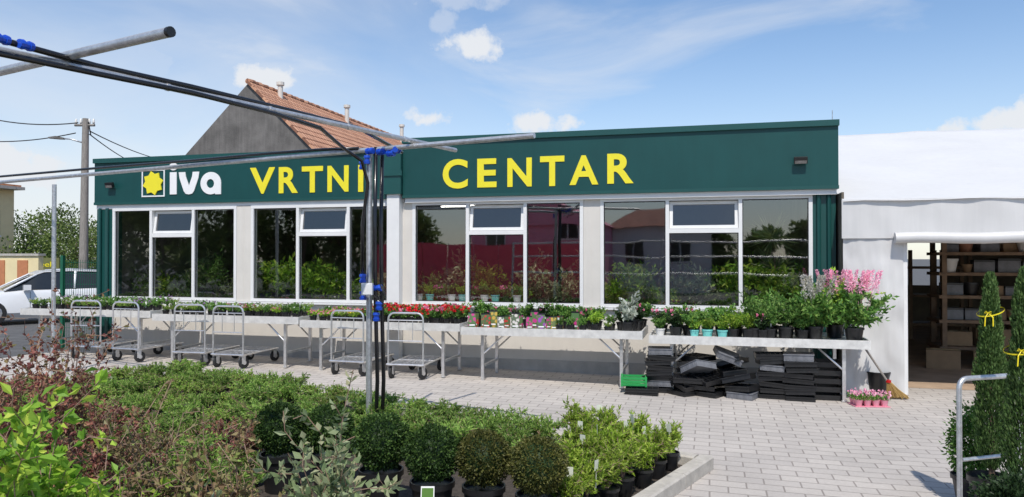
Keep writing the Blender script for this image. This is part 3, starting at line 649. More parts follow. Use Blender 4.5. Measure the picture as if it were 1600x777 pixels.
# ---------------------------------------------------------------- benches
def table(x0,x1,y0,y1,zt,lab,rz=0):
    cx=(x0+x1)/2; cy=(y0+y1)/2; z0=gz(cx); r_=root('plant_bench',lab,'bench',(cx,cy,z0),rz); hx=(x1-x0)/2; hy=(y1-y0)/2
    b=MB(); b.box(-hx,hx,-hy,hy,zt-.03,zt-.015); b.box(-hx,hx,-hy-.02,-hy,zt-.085,zt+.02); b.box(-hx,hx,hy,hy+.02,zt-.085,zt+.02); b.box(-hx-.02,-hx,-hy-.02,hy+.02,zt-.085,zt+.02); b.box(hx,hx+.02,-hy-.02,hy+.02,zt-.085,zt+.02)
    b.build('tray_top',M['alu'],r_)
    for sx in (-1,1):
        x=sx*(hx-.26)
        for sy in (-1,1):
            y=sy*(hy-.1)
            b=MB(); b.box(x-.02,x+.02,y-.02,y+.02,.0,zt-.032); b.box(x-.03,x+.03,y-.03,y+.03,0,.012); b.build('leg',M['steel'],r_)
            b=MB(); b.tube([(x,sy*(hy-.1),zt-.36),(x-sx*.34,sy*(hy-.1),zt-.05)],.012,6); b.build('brace',M['steel'],r_)
        b=MB(); b.box(x-.018,x+.018,-hy+.122,hy-.122,zt-.12,zt-.08); b.build('crossbar',M['galv'],r_)
        b=MB(); b.box(x-.015,x+.015,-hy+.122,hy-.122,.2,.23); b.build('crossbar',M['galv'],r_)
    return r_
tz=.73
TB=[(-10.72,-8.27),(-8.2,-5.74),(-5.68,-3.29),(-3.24,-.84),(-.72,1.83)]
tl=['plant bench at the far left end of the row under the windows','second plant bench from the left, under the second window','middle plant bench with red flowers, left of the seed packet bench','plant bench with picture packets on it','plant bench at the right end with black trays stacked under it']
for (a,b_),l in zip(TB,tl): table(a,b_,9.62,10.52,tz,l)
# ---------------------------------------------------------------- potted plants on benches
Q={}
def small(key,pot,leaf,Hh,sp,n,per,Ln,Wd,fl=None,nf=0,fs=.02,pr=.055,ph=.09,tagz=None,stem='greystem',fh=None):
    r_=root('potted_plant','','plant'); potmesh(pr,ph,12).build('pot',M[pot],r_,smooth='auto')
    s=MB(); l=MB(); bush(s,l,n,Hh,sp,Ln,Wd,per,z0=ph*.85,sub=2,rs=.0025,jit=.02); s.build('stems',M[stem],r_); l.build('foliage',L_[leaf],r_)
    if fl:
        f=MB()
        for _ in range(nf):
            a=U(0,6.28); rr=sp*math.sqrt(rnd()); c=Vector((math.cos(a)*rr,math.sin(a)*rr,(fh or Hh)*U(.82,1.08)))
            for k in range(7): f.leaf(c,rv()+Vector((0,0,.5)),fs,fs*.8)
        f.build('flowers',L_[fl],r_)
    if tagz: tagstake(r_,tagz,U(-.02,.02),-.03,.03,.045)
    Q[key]=r_; return r_
small('purple','black','mid',.19,.09,12,14,.025,.016,'fpur',7,.018,tagz=.14)
small('herb','black','mid',.18,.085,12,18,.024,.016,None,tagz=.15)
small('herbw','black','low',.17,.085,12,16,.024,.016,'fwhite',7,.018,tagz=.14)
small('prim','black','fresh',.16,.09,11,12,.035,.02,'fpink',8,.024,tagz=.1)
small('primy','black','fresh',.16,.09,11,12,.035,.02,'fyel',5,.02)
small('red','black','mid',.22,.11,13,14,.035,.028,'fred',16,.032)
small('redpink','black','mid',.22,.11,13,14,.035,.028,'fpink',14,.03)
small('aqua','aqua','fresh',.27,.10,14,20,.035,.018,None,pr=.068,ph=.11)
small('whitep','whitepot','mid',.26,.12,14,18,.035,.02,None,pr=.065,ph=.11)
small('green','black','mid',.34,.14,15,26,.045,.024,None,pr=.08,ph=.13,tagz=.24)
small('bright','black','fresh',.30,.13,15,24,.04,.018,None,pr=.075,ph=.12,tagz=.2)
small('darkp','black','dk',.30,.13,14,24,.04,.026,'fpink',4,.03,pr=.075,ph=.12,tagz=.2)
small('silver','black','silver',.33,.13,10,14,.06,.03,None,pr=.08,ph=.12)
small('tallg','black','mid',.50,.17,16,28,.06,.018,None,pr=.09,ph=.15,tagz=.3)
desc=dict(purple='small purple-flowered plant in black pot on the far left bench',herb='small green herb in tagged black pot on the %s',herbw='small white-flowered plant in black pot on the %s',prim='pink primrose in black pot on the %s',primy='yellow primrose in black pot on the %s',red='red-flowered geranium in black pot on the %s',redpink='pink-flowered geranium in black pot on the %s',
 aqua='bright green plant in aqua pot on the %s',whitep='green plant in white pot on the %s',green='leafy green plant in black pot on the %s',bright='fresh light green plant in black pot on the %s',darkp='dark leaved plant with pink flowers in black pot on the %s',silver='silvery white leaved plant on the %s',tallg='tall narrow-leaved green plant on the %s')
bn=['far left bench','second bench from left','middle bench','packet bench','right end bench']
def row(ti,x0,x1,keys,ys=(9.74,9.95,10.18,10.4),sp=.17,sc=1):
    for y in ys:
        x=x0+U(0,.05)
        while x<x1:
            k=random.choice(keys); d_=desc[k]; d_=d_%bn[ti] if '%s' in d_ else d_.replace('far left bench',bn[ti])
            place(Q[k],(x,y+U(-.02,.02),gz((TB[ti][0]+TB[ti][1])/2)+tz-.013),U(0,6.28),U(.85,1.12)*sc,d_,d_+'s')
            x+=sp*U(.9,1.1)
row(0,TB[0][0]+.1,TB[0][1]-.05,['purple','herb','herb','herbw'],sp=.165,sc=1.0)
row(1,TB[1][0]+.1,TB[1][0]+.9,['purple','herb','herb','herbw'],sp=.15,ys=(9.74,9.95,10.2))
row(1,TB[1][0]+.95,TB[1][1]-.05,['herb','herb','herb','herbw','prim'],sp=.145,ys=(9.74,9.95,10.2))
row(2,TB[2][0]+.08,TB[2][0]+1.0,['prim','primy','herbw','herb','prim'],sp=.155,ys=(9.75,10.0,10.25))
row(2,TB[2][0]+1.0,TB[2][1]-.04,['red','red','redpink','red'],sp=.165,ys=(9.76,10.0,10.25))
row(3,TB[3][0]+.08,TB[3][0]+1.75,['darkp','herb','green','herbw','redpink'],sp=.17,ys=(10.05,10.3),sc=.92)
row(3,TB[3][0]+1.3,TB[3][1]-.35,['bright','bright','herbw','herb'],sp=.165,ys=(9.76,),sc=.88)
row(3,TB[3][0]+1.75,TB[3][1]-.3,['bright','green','herb'],sp=.18,ys=(10.0,10.25),sc=.95)
row(3,TB[3][1]-.3,TB[3][1]-.05,['darkp','green'],sp=.2,ys=(10.05,10.3),sc=1.05)
row(3,TB[3][1]-.2,TB[3][1]-.12,['silver'],sp=.3,ys=(9.82,10.0),sc=1.2)
row(4,TB[4][0]+.1,TB[4][0]+.5,['darkp','green','whitep'],sp=.18,ys=(9.78,10.05,10.35))
row(4,TB[4][0]+.5,TB[4][0]+.95,['aqua','aqua','whitep'],sp=.17,ys=(9.76,),sc=.9)
row(4,TB[4][0]+.5,TB[4][0]+1.2,['green','bright','bright'],sp=.19,ys=(10.0,10.3))
row(4,TB[4][0]+1.0,TB[4][0]+1.4,['bright','darkp'],sp=.18,ys=(9.78,))
row(4,TB[4][0]+1.25,TB[4][0]+2.0,['tallg','green','tallg'],sp=.2,ys=(9.82,10.08,10.35))
for k,(x,y,sc,lab) in enumerate(((1.26,9.9,1.08,'large leafy plant with pale plumes near the right end of the bench'),(1.70,9.80,1.22,'large pink-plumed leafy plant overhanging the right end of the bench'),(1.54,10.2,1.22,'tall plumed leafy plant at the back right corner of the bench'))):
    r_=root('astilbe_plant',lab,'plant',(x,y,tz-.013),U(0,6)); potmesh(.11,.18).build('pot',M['black'],r_,smooth='auto')
    s=MB(); l=MB(); bush(s,l,32,.62*sc,.36*sc,.075,.03,34,z0=.08,droop=1.0,sub=2,rs=.003,jit=.03); s.build('stems',M['greystem'],r_); l.build('foliage',L_['mid' if k!=2 else 'fresh'],r_)
    f=MB()
    for _ in range(16):
        a=U(0,6.28); rr=.24*rnd(); c=Vector((math.cos(a)*rr,math.sin(a)*rr,.50*sc)); dd=Vector((math.cos(a)*.3,math.sin(a)*.3,1)).normalized(); f.tube([c-dd*.3,c+dd*.25],.002,3,cap=False)
        for j in range(110):
            t=rnd(); f.leaf(c+dd*t*.27+rv()*.042*(1.05-t),rv()+dd,.024,.016)
    f.build('flower_plumes',L_['astil' if k else 'fwhite'],r_)
def packmat(i,c,bgc):
    m,n=nt('packet_print_%d'%i); L=n.links.new; out=N(n,'ShaderNodeOutputMaterial'); b=N(n,'ShaderNodeBsdfPrincipled',Roughness=.45); L(b.outputs[0],out.inputs[0])
    tc=N(n,'ShaderNodeTexCoord'); v=N(n,'ShaderNodeTexVoronoi',Scale=24.0); oi=N(n,'ShaderNodeObjectInfo'); ad=N(n,'ShaderNodeVectorMath',_operation='ADD'); L(tc.outputs['Object'],ad.inputs[0]); L(oi.outputs['Location'],ad.inputs[1]); L(ad.outputs[0],v.inputs[0])
    r=N(n,'ShaderNodeValToRGB'); r.color_ramp.elements[0].color=(*c,1); r.color_ramp.elements[1].color=(*bgc,1); r.color_ramp.elements[0].position=.38; r.color_ramp.elements[1].position=.52
    L(v.outputs['Distance'],r.inputs[0]); L(r.outputs[0],b.inputs['Base Color']); return m
pk=[((.50,.04,.22),(.08,.16,.05),'magenta'),((.5,.03,.03),(.08,.12,.04),'red'),((.28,.06,.36),(.09,.15,.06),'purple'),((.6,.56,.52),(.10,.14,.08),'white'),((.5,.34,.06),(.12,.16,.05),'yellow'),((.55,.25,.30),(.14,.15,.08),'rose pink')]
PK=[]
for i,(c,bc,nm) in enumerate(pk):
    r_=root('bulb_packet','','packet'); b=MB(); b.loft([[(-.04,-.010,0),(.04,-.010,0),(.04,.010,0),(-.04,.010,0)],[(-.042,-.014,.06),(.042,-.014,.06),(.042,.014,.06),(-.042,.014,.06)],[(-.04,-.004,.165),(.04,-.004,.165),(.04,.004,.165),(-.04,.004,.165)]]); b.build('bag',packmat(i,c,bc),r_)
    b=MB(); b.box(-.041,.041,-.005,.005,.165,.18); b.build('header_strip',M['black'],r_); b=MB(); b.box(-.03,.03,-.0165,-.0145,.03,.044); b.build('name_strip',M['lwhite'],r_); PK.append(r_)
for yy in (9.74,9.88):
    x=TB[3][0]+.1
    while x<TB[3][0]+(1.3 if yy<9.8 else 1.6):
        i=random.choice([0,0,1,1,2,3,4,5]); place(PK[i],(x,yy,gz(-2)+tz-.01),U(-.5,.5),U(.95,1.4),'upright packet with %s flower picture on the packet bench'%pk[i][2],'%s picture packets'%pk[i][2],tilt=(U(-.15,-.02),0)); x+=.125*U(.95,1.7)
# ---------------------------------------------------------------- trolleys
def trolley():
    r_=root('plant_trolley','','trolley')
    w_=.25
    def arch(y,z0,z1,w,rc=.09):
        p=[(-w,y,z0)]
        for k in range(6): t=k/5*math.pi/2; p.append((-w+rc-rc*math.cos(t),y,z1-rc+rc*math.sin(t)))
        for k in range(6): t=math.pi/2-k/5*math.pi/2; p.append((w-rc+rc*math.cos(t),y,z1-rc+rc*math.sin(t)))
        p.append((w,y,z0)); return p
    MB().tube(arch(0,.2,.90,w_),.013,8).build('handle_frame',M['steel'],r_,smooth='auto')
    for z in (.80,.52):
        MB().tube([(-w_,0,z),(w_,0,z)],.008,6).build('handle_bar',M['steel'],r_,smooth='auto')
    for x in (-.1,.1): MB().tube([(x,0,.53),(x,0,.79)],.006,6).build('upright_bar',M['steel'],r_,smooth='auto')
    b=MB(); 
    for s in (-1,1): b.tube([(s*.265,-.02,.2),(s*.265,.88,.2)],.014,6)
    for y in (-.02,.43,.88): b.tube([(-.265,y,.2),(.265,y,.2)],.012,6)
    b.build('base_frame',M['steel'],r_,smooth='auto')
    b=MB()
    for k in range(8): b.box(-.25,.25,.05+k*.105,.058+k*.105,.205,.213)
    for k in range(5): b.box(-.2+k*.1,-.195+k*.1,-.01,.87,.214,.219)
    b.build('deck_grid',M['galv'],r_)
    for x in (-.22,.22):
        for y in (.03,.83):
            T=Matrix.Translation((x,y,0))@Matrix.Rotation(U(-.8,.8),4,'Z')
            c=MB(); c.box(-.036,-.03,-.03,.03,.07,.18,T); c.box(.03,.036,-.03,.03,.07,.18,T); c.box(-.036,.036,-.04,.04,.18,.187,T); co=c.build('caster',M['steel'],r_)
            RM=(T.to_3x3()@Matrix.Rotation(R(90),3,'Y')).to_4x4(); cc=T@Vector((0,.02,.082))
            t=MB(); t.lathe([(.0,-.022),(.06,-.022),(.08,-.014),(.082,0),(.08,.014),(.06,.022),(0,.022)],16,c=cc,M=RM); t.build('wheel',M['rubber'],co,smooth='auto')
            t=MB(); t.lathe([(.0,-.025),(.03,-.025),(.032,0),(.03,.025),(0,.025)],10,c=cc,M=RM); t.build('hub',M['steel'],co,smooth='auto')
    return r_
TR=trolley()
for px,rz,lab in ((634,.04,'steel plant trolley parked at the front of the middle bench, rightmost of the trolleys'),(543,-.05,'steel plant trolley second from the right, behind the steel post'),(357,.0,'steel plant trolley third from the right, beside its near twin'),(297,.06,'steel plant trolley fourth from the right, left one of a close pair'),(197,-.08,'steel plant trolley second from the left'),(135,.1,'steel plant trolley at the far left by the fence')):
    x=fx(px,9.42); place(TR,(x,9.42,gz(x)+.005),rz,1,lab)
# ---------------------------------------------------------------- black trays under right bench
tr0=root('seedling_tray','','tray'); b=MB()
b.box(-.26,.26,-.17,.17,.0,.006); b.box(-.27,.27,-.18,-.17,0,.055); b.box(-.27,.27,.17,.18,0,.055); b.box(-.27,-.26,-.17,.17,0,.055); b.box(.26,.27,-.17,.17,0,.055); b.box(-.285,.285,-.195,-.18,.045,.055); b.box(-.285,.285,.18,.195,.045,.055)
b.build('tray_body',M['black'],tr0); b=MB()
for i in range(1,6): b.box(-.26+i*.0867-.003,-.26+i*.0867+.003,-.168,.168,.007,.05)
for j in range(1,4): b.box(-.258,.258,-.17+j*.085-.003,-.17+j*.085+.003,.0075,.0495)
b.build('cell_dividers',M['black'],tr0)
tr1=root('seedling_tray','','tray'); b=MB(); b.box(-.24,.24,-.17,.17,.0,.006); b.box(-.25,.25,-.18,-.17,0,.07); b.box(-.25,.25,.17,.18,0,.07); b.box(-.25,-.24,-.17,.17,0,.07); b.box(.24,.25,-.17,.17,0,.07)
for i in range(8): b.box(-.22+i*.06,-.2+i*.06,-.184,-.179,.015,.05)
b.box(-.262,.262,-.19,.19,.062,.068)
b.build('tray_body',M['greytray'],tr1)
stacks=[(1030,9.75,8,.06,'leftmost'),(1080,9.9,6,.3,'second'),(1100,9.62,4,.45,'low front'),(1138,9.8,6,.4,'leaning middle'),(1205,9.8,8,.08,'tall right of middle'),(1247,9.75,8,.07,'tall right'),(1165,9.65,3,.5,'low middle'),(1068,9.6,3,.3,'low left')]
for px,y,nn,tl_,nm in stacks:
    x=fx(px,y); z=gz(x)+.006; big=tl_>.15
    for k in range(nn):
        g_=rnd()<(.35 if px>1190 else .2); tt=U(-tl_,tl_) if k else 0
        place(tr1 if g_ else tr0,(x+(U(-.08,.08) if big else U(-.03,.03)),y+U(-.03,.03),z+abs(tt)*.14),(U(-.9,.9) if big else U(-.15,.15)),(U(.56,.68),.9,U(.95,1.2)),('grey' if g_ else 'black')+' plastic tray in the %s stack under the right bench'%nm,('grey' if g_ else 'black')+' trays in the %s stack'%nm,tilt=(tt*.5,tt)); z+=(.068 if not big else .08)
bb=root('storage_crate','black slotted crate under the bench behind the right bench leg','crate',(fx(1285,9.95),9.95,.006)); b=MB()
for z in (0,.1,.2,.3,.4): b.box(-.2,.2,-.18,-.17,z,z+.06); b.box(-.2,.2,.17,.18,z,z+.06); b.box(-.2,-.19,-.17,.17,z,z+.06); b.box(.19,.2,-.17,.17,z,z+.06)
for sx in(-1,1):
    for sy in (-1,1): b.box(sx*.2-.012,sx*.2+.012,sy*.18-.012,sy*.18+.012,0,.46)
b.build('crate_body',M['black'],bb)
x=fx(990,9.55); gc=root('green_crate','small green plastic crate on black trays at the left of the tray stacks','crate',(x,9.55,.125),.1); b=MB()
b.box(-.14,.14,-.1,.1,0,.008); 
for z in (.01,.05,.09): b.box(-.15,.15,-.11,-.1,z,z+.028); b.box(-.15,.15,.1,.11,z,z+.028); b.box(-.15,-.14,-.1,.1,z,z+.028); b.box(.14,.15,-.1,.1,z,z+.028)
for sx in(-1,1):
    for sy in (-1,1): b.box(sx*.15-.012,sx*.15+.012,sy*.11-.012,sy*.11+.012,0,.125)
b.build('crate_body',M['greencrate'],gc)
for k in range(2): place(tr0,(fx(1003,9.5),9.5,.008+k*.058),.05*k,(.75,.85,.95),'black plastic tray under the green crate','black trays under the green crate')
q=hitZ(1372,615,.0); q=Vector((q.x,q.y,gz(q.x)+.005))
bk=root('bucket','black bucket standing between the bench and the marquee door','bucket',tuple(q)); b=MB(); b.lathe([(0,0),(.11,0),(.14,.26),(.15,.26),(.15,.28),(.135,.28),(.11,.05),(0,.05)],18); b.build('bucket_body',M['black'],bk,smooth='auto')
b=MB(); b.tube([(.145*math.cos(t),.02,.26+.1*math.sin(t)) for t in [k*math.pi/8 for k in range(9)]],.004,6); b.build('handle',M['steel'],bk,smooth=True)
bg_=root('rubbish_bag','crumpled clear and grey plastic bag by the marquee wall','bag',(q.x+.02,q.y+.2,.006)); b=MB(); vs=[];n_=28
for j in range(17):
    t=j/16; rr=.2*math.sin(math.pi*(.12+.8*t))**.6
    for i in range(n_):
        a=2*math.pi*i/n_; k=1+.5*noise.noise(Vector((math.cos(a)*3,math.sin(a)*3,t*6))); vs.append((rr*k*math.cos(a),rr*k*.8*math.sin(a),t*.74+.05*noise.noise(Vector((a,t*3,0)))))
b.add(vs,[(j*n_+i,j*n_+(i+1)%n_,(j+1)*n_+(i+1)%n_,(j+1)*n_+i) for j in range(16) for i in range(n_)]+[tuple(range(16*n_,17*n_))]); b.build('bag_body',M['plasticbag'],bg_,smooth='auto')
p0=hitY(1342,530,10.1); p1=hitZ(1388,598,.20)
br=root('broom','straw broom leaning beside the marquee door','broom',(p1.x,p1.y,0)); 
b=MB(); b.tube([p0-Vector((p1.x,p1.y,0)),Vector((0,0,p1.z))],.013,8); b.build('handle',M['wood'],br,smooth='auto')
b=MB()
for _ in range(260):
    s0=Vector((U(-.02,.02),U(-.015,.015),.22)); e_=Vector((.10+U(-.13,.13),U(-.05,.05),.01+U(0,.03))); b.tube([s0,s0.lerp(e_,.5)+Vector((0,0,-.01)),e_],.004,3,cap=False)
b.build('bristles',M['straw'],br); b=MB(); b.tube([(0.0,0,.2),(.005,0,.235)],.03,10); b.build('binding',M['redlens'],br)
q=hitZ(1357,634,0); ft=root('flower_tray','low tray of small pink and purple flowers on the paving by the broom','flower tray',(q.x,q.y,gz(q.x)+.006),.2)
b=MB(); b.box(-.2,.2,-.13,.13,0,.006)
for i in range(4):
    for j in range(3): b.lathe([(.03,.005),(.045,.075),(.048,.08),(0,.07)],10,c=(-.145+i*.097,-.085+j*.085,0))
b.build('pots',M['pinkpot'],ft,smooth='auto'); l=MB(); f=MB()
for i in range(600):
    x,y=U(-.2,.2),U(-.13,.13); l.leaf(Vector((x,y,U(.07,.12))),rv()+Vector((0,0,1)),.03,.018)
for i in range(75):
    c=Vector((U(-.2,.2),U(-.13,.13),U(.11,.17)))
    for k in range(6): f.leaf(c,rv()+Vector((0,0,.4)),.024,.018)
l.build('foliage',L_['mid'],ft); f.build('flowers',L_['astil'],ft)
# ---------------------------------------------------------------- cypresses, rail
def cypress(px,D,top,rad,lab,seed,n=13000):
    q=gpos(px,D); hh=top; r_=root('cypress',lab,'conifer',(q.x,q.y,.005),seed); potmesh(.14,.28,20).build('pot',M['black'],r_,smooth='auto')
    MB().tube([(0,0,.26),(0,0,hh*.9)],.02,6,rs=[.02,.005]).build('trunk',M['bark'],r_)
    l=MB()
    for _ in range(n):
        t=rnd()**.85; z=.32+(hh-.32)*t; a=U(0,6.283); prof=(min(1,t*6+.3))*(1-t)**.5*(1+.45*noise.noise(Vector((math.cos(a)*1.5,math.sin(a)*1.5,z*6+seed*9))))
        rr=rad*prof*U(.55,1.08); l.leaf(Vector((rr*math.cos(a),rr*math.sin(a),z)),Vector((math.cos(a)*.35,math.sin(a)*.35,1))+rv()*.25,U(.02,.042),.010)
    l.build('foliage',L_['cyp'],r_); return r_
cypress(1547,5.0,1.62,.105,'slim potted cypress behind the steel rail, left of the pair',1)
cypress(1600,4.3,1.66,.11,'slim potted cypress at the right picture edge',2)
def ribbon(px,D,z,rad,lab):
    q=gpos(px,D)
    b=MB(); pts=[Vector((rad*math.cos(a),rad*math.sin(a),.03*math.sin(a*1.0+1))) for a in [k*2*math.pi/20 for k in range(21)]]
    for i in range(20):
        p,q2=pts[i],pts[i+1]; b.add([p,q2,q2+Vector((0,0,.008)),p+Vector((0,0,.008))],[(0,1,2,3)])
    rr=Vector((-rad*.5,-rad*.9,0)); 
    for dx in (-.02,.025): 
        a=rr; c=rr+Vector((dx,-.01,-.03)); d_=rr+Vector((dx*1.1,-.005,-.09)); w3=Vector((.007,0,.003)); b.add([a,c,c+w3,a+w3],[(0,1,2,3)]); b.add([c,d_,d_+w3,c+w3],[(0,1,2,3)])
    b.tube([rr,rr+Vector((-.015,-.012,.012)),rr+Vector((-.02,-.006,0)),rr,rr+Vector((.018,-.012,.01)),rr+Vector((.018,-.006,-.004)),rr],.003,5)
    o=b.build('ribbon',M['yellowtape']); o.location=(q.x,q.y,z); tag(o,lab,'ribbon')
ribbon(1547,5.0,1.38,.08,'yellow ribbon tied round the upper part of the left cypress')
ribbon(1600,4.3,1.22,.105,'yellow ribbon tied round the cypress at the right picture edge')
q=gpos(1516,5.3); r_=root('small_shrub','dark green bushy shrub in pot left of the cypresses, behind the rail','shrub',(q.x,q.y,.005)); potmesh(.13,.2).build('pot',M['black'],r_,smooth='auto'); l=MB(); ball(l,(0,0,.42),(.15,.15,.27),3500,.03,.018,.2,3,.4); l.build('foliage',L_['mid'],r_); MB().tube([(0,0,.15),(0,0,.5)],.01,5).build('stems',M['bark'],r_)
q=gpos(1580,4.0); r_=root('small_shrub','dark low shrub in pot at the bottom right corner','shrub',(q.x,q.y,.005)); potmesh(.15,.2).build('pot',M['black'],r_,smooth='auto'); l=MB(); ball(l,(0,0,.38),(.18,.18,.2),3500,.03,.018,.2,6,.4); l.build('foliage',L_['dk'],r_); MB().tube([(0,0,.15),(0,0,.45)],.01,5).build('stems',M['bark'],r_)
a=gpos(1497,4.6); c=gpos(1590,4.75); zt=hitD(1497,592,4.6).z
rl=root('hand_rail','galvanised tube rail with rounded corner in front of the cypresses','rail',(a.x,a.y,.0)); dv=(c-a); dv.z=0; dl=dv.length; dv.normalize()
pts=[Vector((0,0,0))]+[dv*(.06-.06*math.cos(k*math.pi/10))+Vector((0,0,zt-.06+.06*math.sin(k*math.pi/10))) for k in range(6)]+[dv*(dl-.06+.06*math.sin(k*math.pi/10))+Vector((0,0,zt-.06+.06*math.cos(k*math.pi/10))) for k in range(6)]+[dv*dl]
MB().tube(pts,.016,12).build('tube_frame',M['galv'],rl,smooth='auto'); MB().tube([dv*.02+Vector((0,0,.5)),dv*(dl-.02)+Vector((0,0,.5))],.012,8).build('middle_bar',M['galv'],rl,smooth='auto')
for p in (Vector((0,0,0)),dv*dl): MB().lathe([(0,.018),(.05,.018),(.05,.004),(0,.004)],14,c=p).build('base_plate',M['galv'],rl)
# ---------------------------------------------------------------- background left
ap=hitY(388,130,23.5); gh=root('gabled_house','old house with bare grey gable and orange tiled roof behind the shop','house',(ap.x,23.5,0))
hw=4.4; zr=ap.z; sl_=(zr-hitY(388,238,23.5).z)/((hitY(487,232,23.5).x-hitY(287,238,23.5).x)/2); ze=zr-hw*sl_; y1=38.5
b=MB(); x=ap.x; b.add([(x-hw,23.5,-.1),(x+hw,23.5,-.1),(x+hw,23.5,ze),(x,23.5,zr-.0),(x-hw,23.5,ze),(x-hw,y1,-.1),(x+hw,y1,-.1),(x+hw,y1,ze),(x,y1,zr-.12),(x-hw,y1,ze)],[(0,1,2,3,4),(9,8,7,6,5),(1,6,7,2),(0,4,9,5)]); b.build('wall',M['plaster'],gh,world=True)
def slope(x0,z0,x1,z1,ya,yb,m,parent,name='roof'):
    Ln=math.hypot(x1-x0,z1-z0); b=MB(); b.box(0,yb-ya,0,Ln,-.06,0.0)
    nrow=int(Ln/.35)
    for k in range(nrow): b.box(0,yb-ya,Ln-(k+1)*Ln/nrow+.01,Ln-(k+.08)*Ln/nrow,.001,.03)
    o=b.build(name,m,parent); pl=W[parent.name]
    ex=Vector((0,1,0)); ey=Vector((x1-x0,0,z1-z0)).normalized(); ezv=ex.cross(ey)
    if ezv.z<0: ezv=-ezv
    mt=Matrix((ex,ey,ezv)).transposed().to_4x4(); mt.translation=Vector((x0,ya,z0))-pl; o.matrix_local=mt; return o
slope(x+hw+.2,ze-.2*sl_+.07,x,zr+.07,23.4,y1,M['tile'],gh); slope(x-hw-.1,ze-.1*sl_-.1,x-.02,zr-.06,23.56,y1,M['tile'],gh)
b=MB(); 
for k in range(36):
    y=23.45+k*.42; b.tube([(x,y,zr+.06),(x,y+.38,zr+.09)],.10,8)
b.build('ridge_tiles',M['tile'],gh,world=True)
for px,py,hh in ((436,133,.75),(541,168,.75),(626,198,.7)):
    best=min([23.5+k*.1 for k in range(150)],key=lambda yy:abs(proj((x+.25,yy,zr))[0]-px)); zz=hitY(px,py,best).z
    b=MB(); b.tube([(x+.3,best,zr-.5),(x+.3,best,zz)],.1,10); b.tube([(x+.3,best,zz-.02),(x+.3,best,zz+.1)],.15,10); b.build('vent_pipe',M['offwhite'],gh,world=True,smooth='auto')
# cream house : only its right flank reaches the picture
yy=24; dp_=2.2; xr=hitY(22,300,yy+dp_).x; zt=hitY(20,298,yy+dp_).z
ch=root('cream_house','cream house with flat overhanging roof at the left edge','house',(xr-4,yy,0))
b=MB(); b.box(xr-8,xr,yy,yy+dp_,-.1,zt); b.build('wall',M['cream'],ch,world=True)
b=MB(); b.box(xr-8.5,xr+.5,yy-.5,yy+dp_+.1,zt+.01,zt+.14); b.build('roof',M['kerb'],ch,world=True)
b=MB(); b.box(xr-8.4,xr+.4,yy-.4,yy+dp_,zt+.145,zt+.22); b.build('roof_covering',M['terracotta'],ch,world=True)
p=hitY(2,345,yy+1); b=MB(); b.box(xr+.002,xr+.03,yy+.7,yy+1.5,p.z-.6,p.z+.5); wo=b.build('window',M['carglass'],ch,world=True); b=MB(); b.box(xr+.002,xr+.06,yy+.65,yy+1.55,p.z-.68,p.z-.602); b.build('sill',M['white'],wo,world=True)
yw=20.5; xa,xb=hitY(-60,400,yw).x,hitY(60,400,yw).x; ztw=hitY(20,400,yw).z
gw=root('garden_wall','low cream garden wall with terracotta panels at the left edge','wall',((xa+xb)/2,yw,0)); b=MB(); b.box(xa,xb,yw,yw+.2,-.1,ztw); b.build('wall',M['cream'],gw,world=True); b=MB(); b.box(xa-.05,xb+.05,yw-.05,yw+.25,ztw+.002,ztw+.08); b.build('coping',M['kerb'],gw,world=True)
for pa,pb_ in ((0,8),(28,44)):
    b=MB(); b.box(hitY(pa,410,yw).x,hitY(pb_,410,yw).x,yw-.03,yw-.002,.05,ztw-.15); b.build('door_panel',M['terracotta'],gw,world=True)
ys=22; p=hitY(74,412,ys); sg=root('street_board','dark yellow-green advertising board with pale lettering beyond the white car','sign',(p.x,ys,0)); x0,x1=hitY(52,412,ys).x,hitY(92,412,ys).x; z0,z1=hitY(76,424,ys).z,hitY(76,403,ys).z
b=MB(); b.box(x0,x1,ys,ys+.05,z0,z1); bo=b.build('board',mat('sign_board',(.16,.17,.06),.6),sg,world=True)
for x in (x0+.1,x1-.1): MB().tube([(x,ys+.08,-.05),(x,ys+.08,z1)],.03,8).build('post',M['galv'],sg,world=True)
me=textmesh('Peek',.01); co=[tuple(v.co) for v in me.vertices]; mx_=max(c[0] for c in co)
for v,c in zip(me.vertices,co): v.co=(x0+.06+c[0]/mx_*(x1-x0)*.8,ys-.004-(.004 if c[2]>0 else 0),(z0+z1)/2-.08+c[1]*.26)
me.materials.clear(); me.materials.append(M['yellow']); o=bpy.data.objects.new('lettering',me); C.objects.link(o); o.parent=bo
pq=hitD(130,402,28); ztp=hitD(133,183,28).z; up=root('utility_pole','weathered wooden utility pole carrying wires and a small lamp, left of the shop','pole',(pq.x,pq.y,-.05),YAW)
MB().tube([(0,0,0),(.06,0,ztp)],.13,12,rs=[.17,.11]).build('pole',M['wood'],up,smooth='auto')
b=MB(); b.tube([(-.35,0,ztp-.25),(.4,0,ztp-.25)],.05,6); b.build('crossarm',M['wood'],up)
for x in (-.3,-.12,.2,.36): MB().lathe([(0,ztp-.2),(.035,ztp-.2),(.05,ztp-.12),(.03,ztp-.08),(.04,ztp-.02),(0,ztp)],8,c=(x,0,0)).build('insulator',M['whitepot'],up,smooth=True)
zl=hitD(90,215,28).z
la=MB(); la.tube([(0,0,zl-.15),(-.5,0,zl),(-.8,0,zl+.02)],.03,8); lo=la.build('lamp_arm',M['galv'],up,smooth=True)
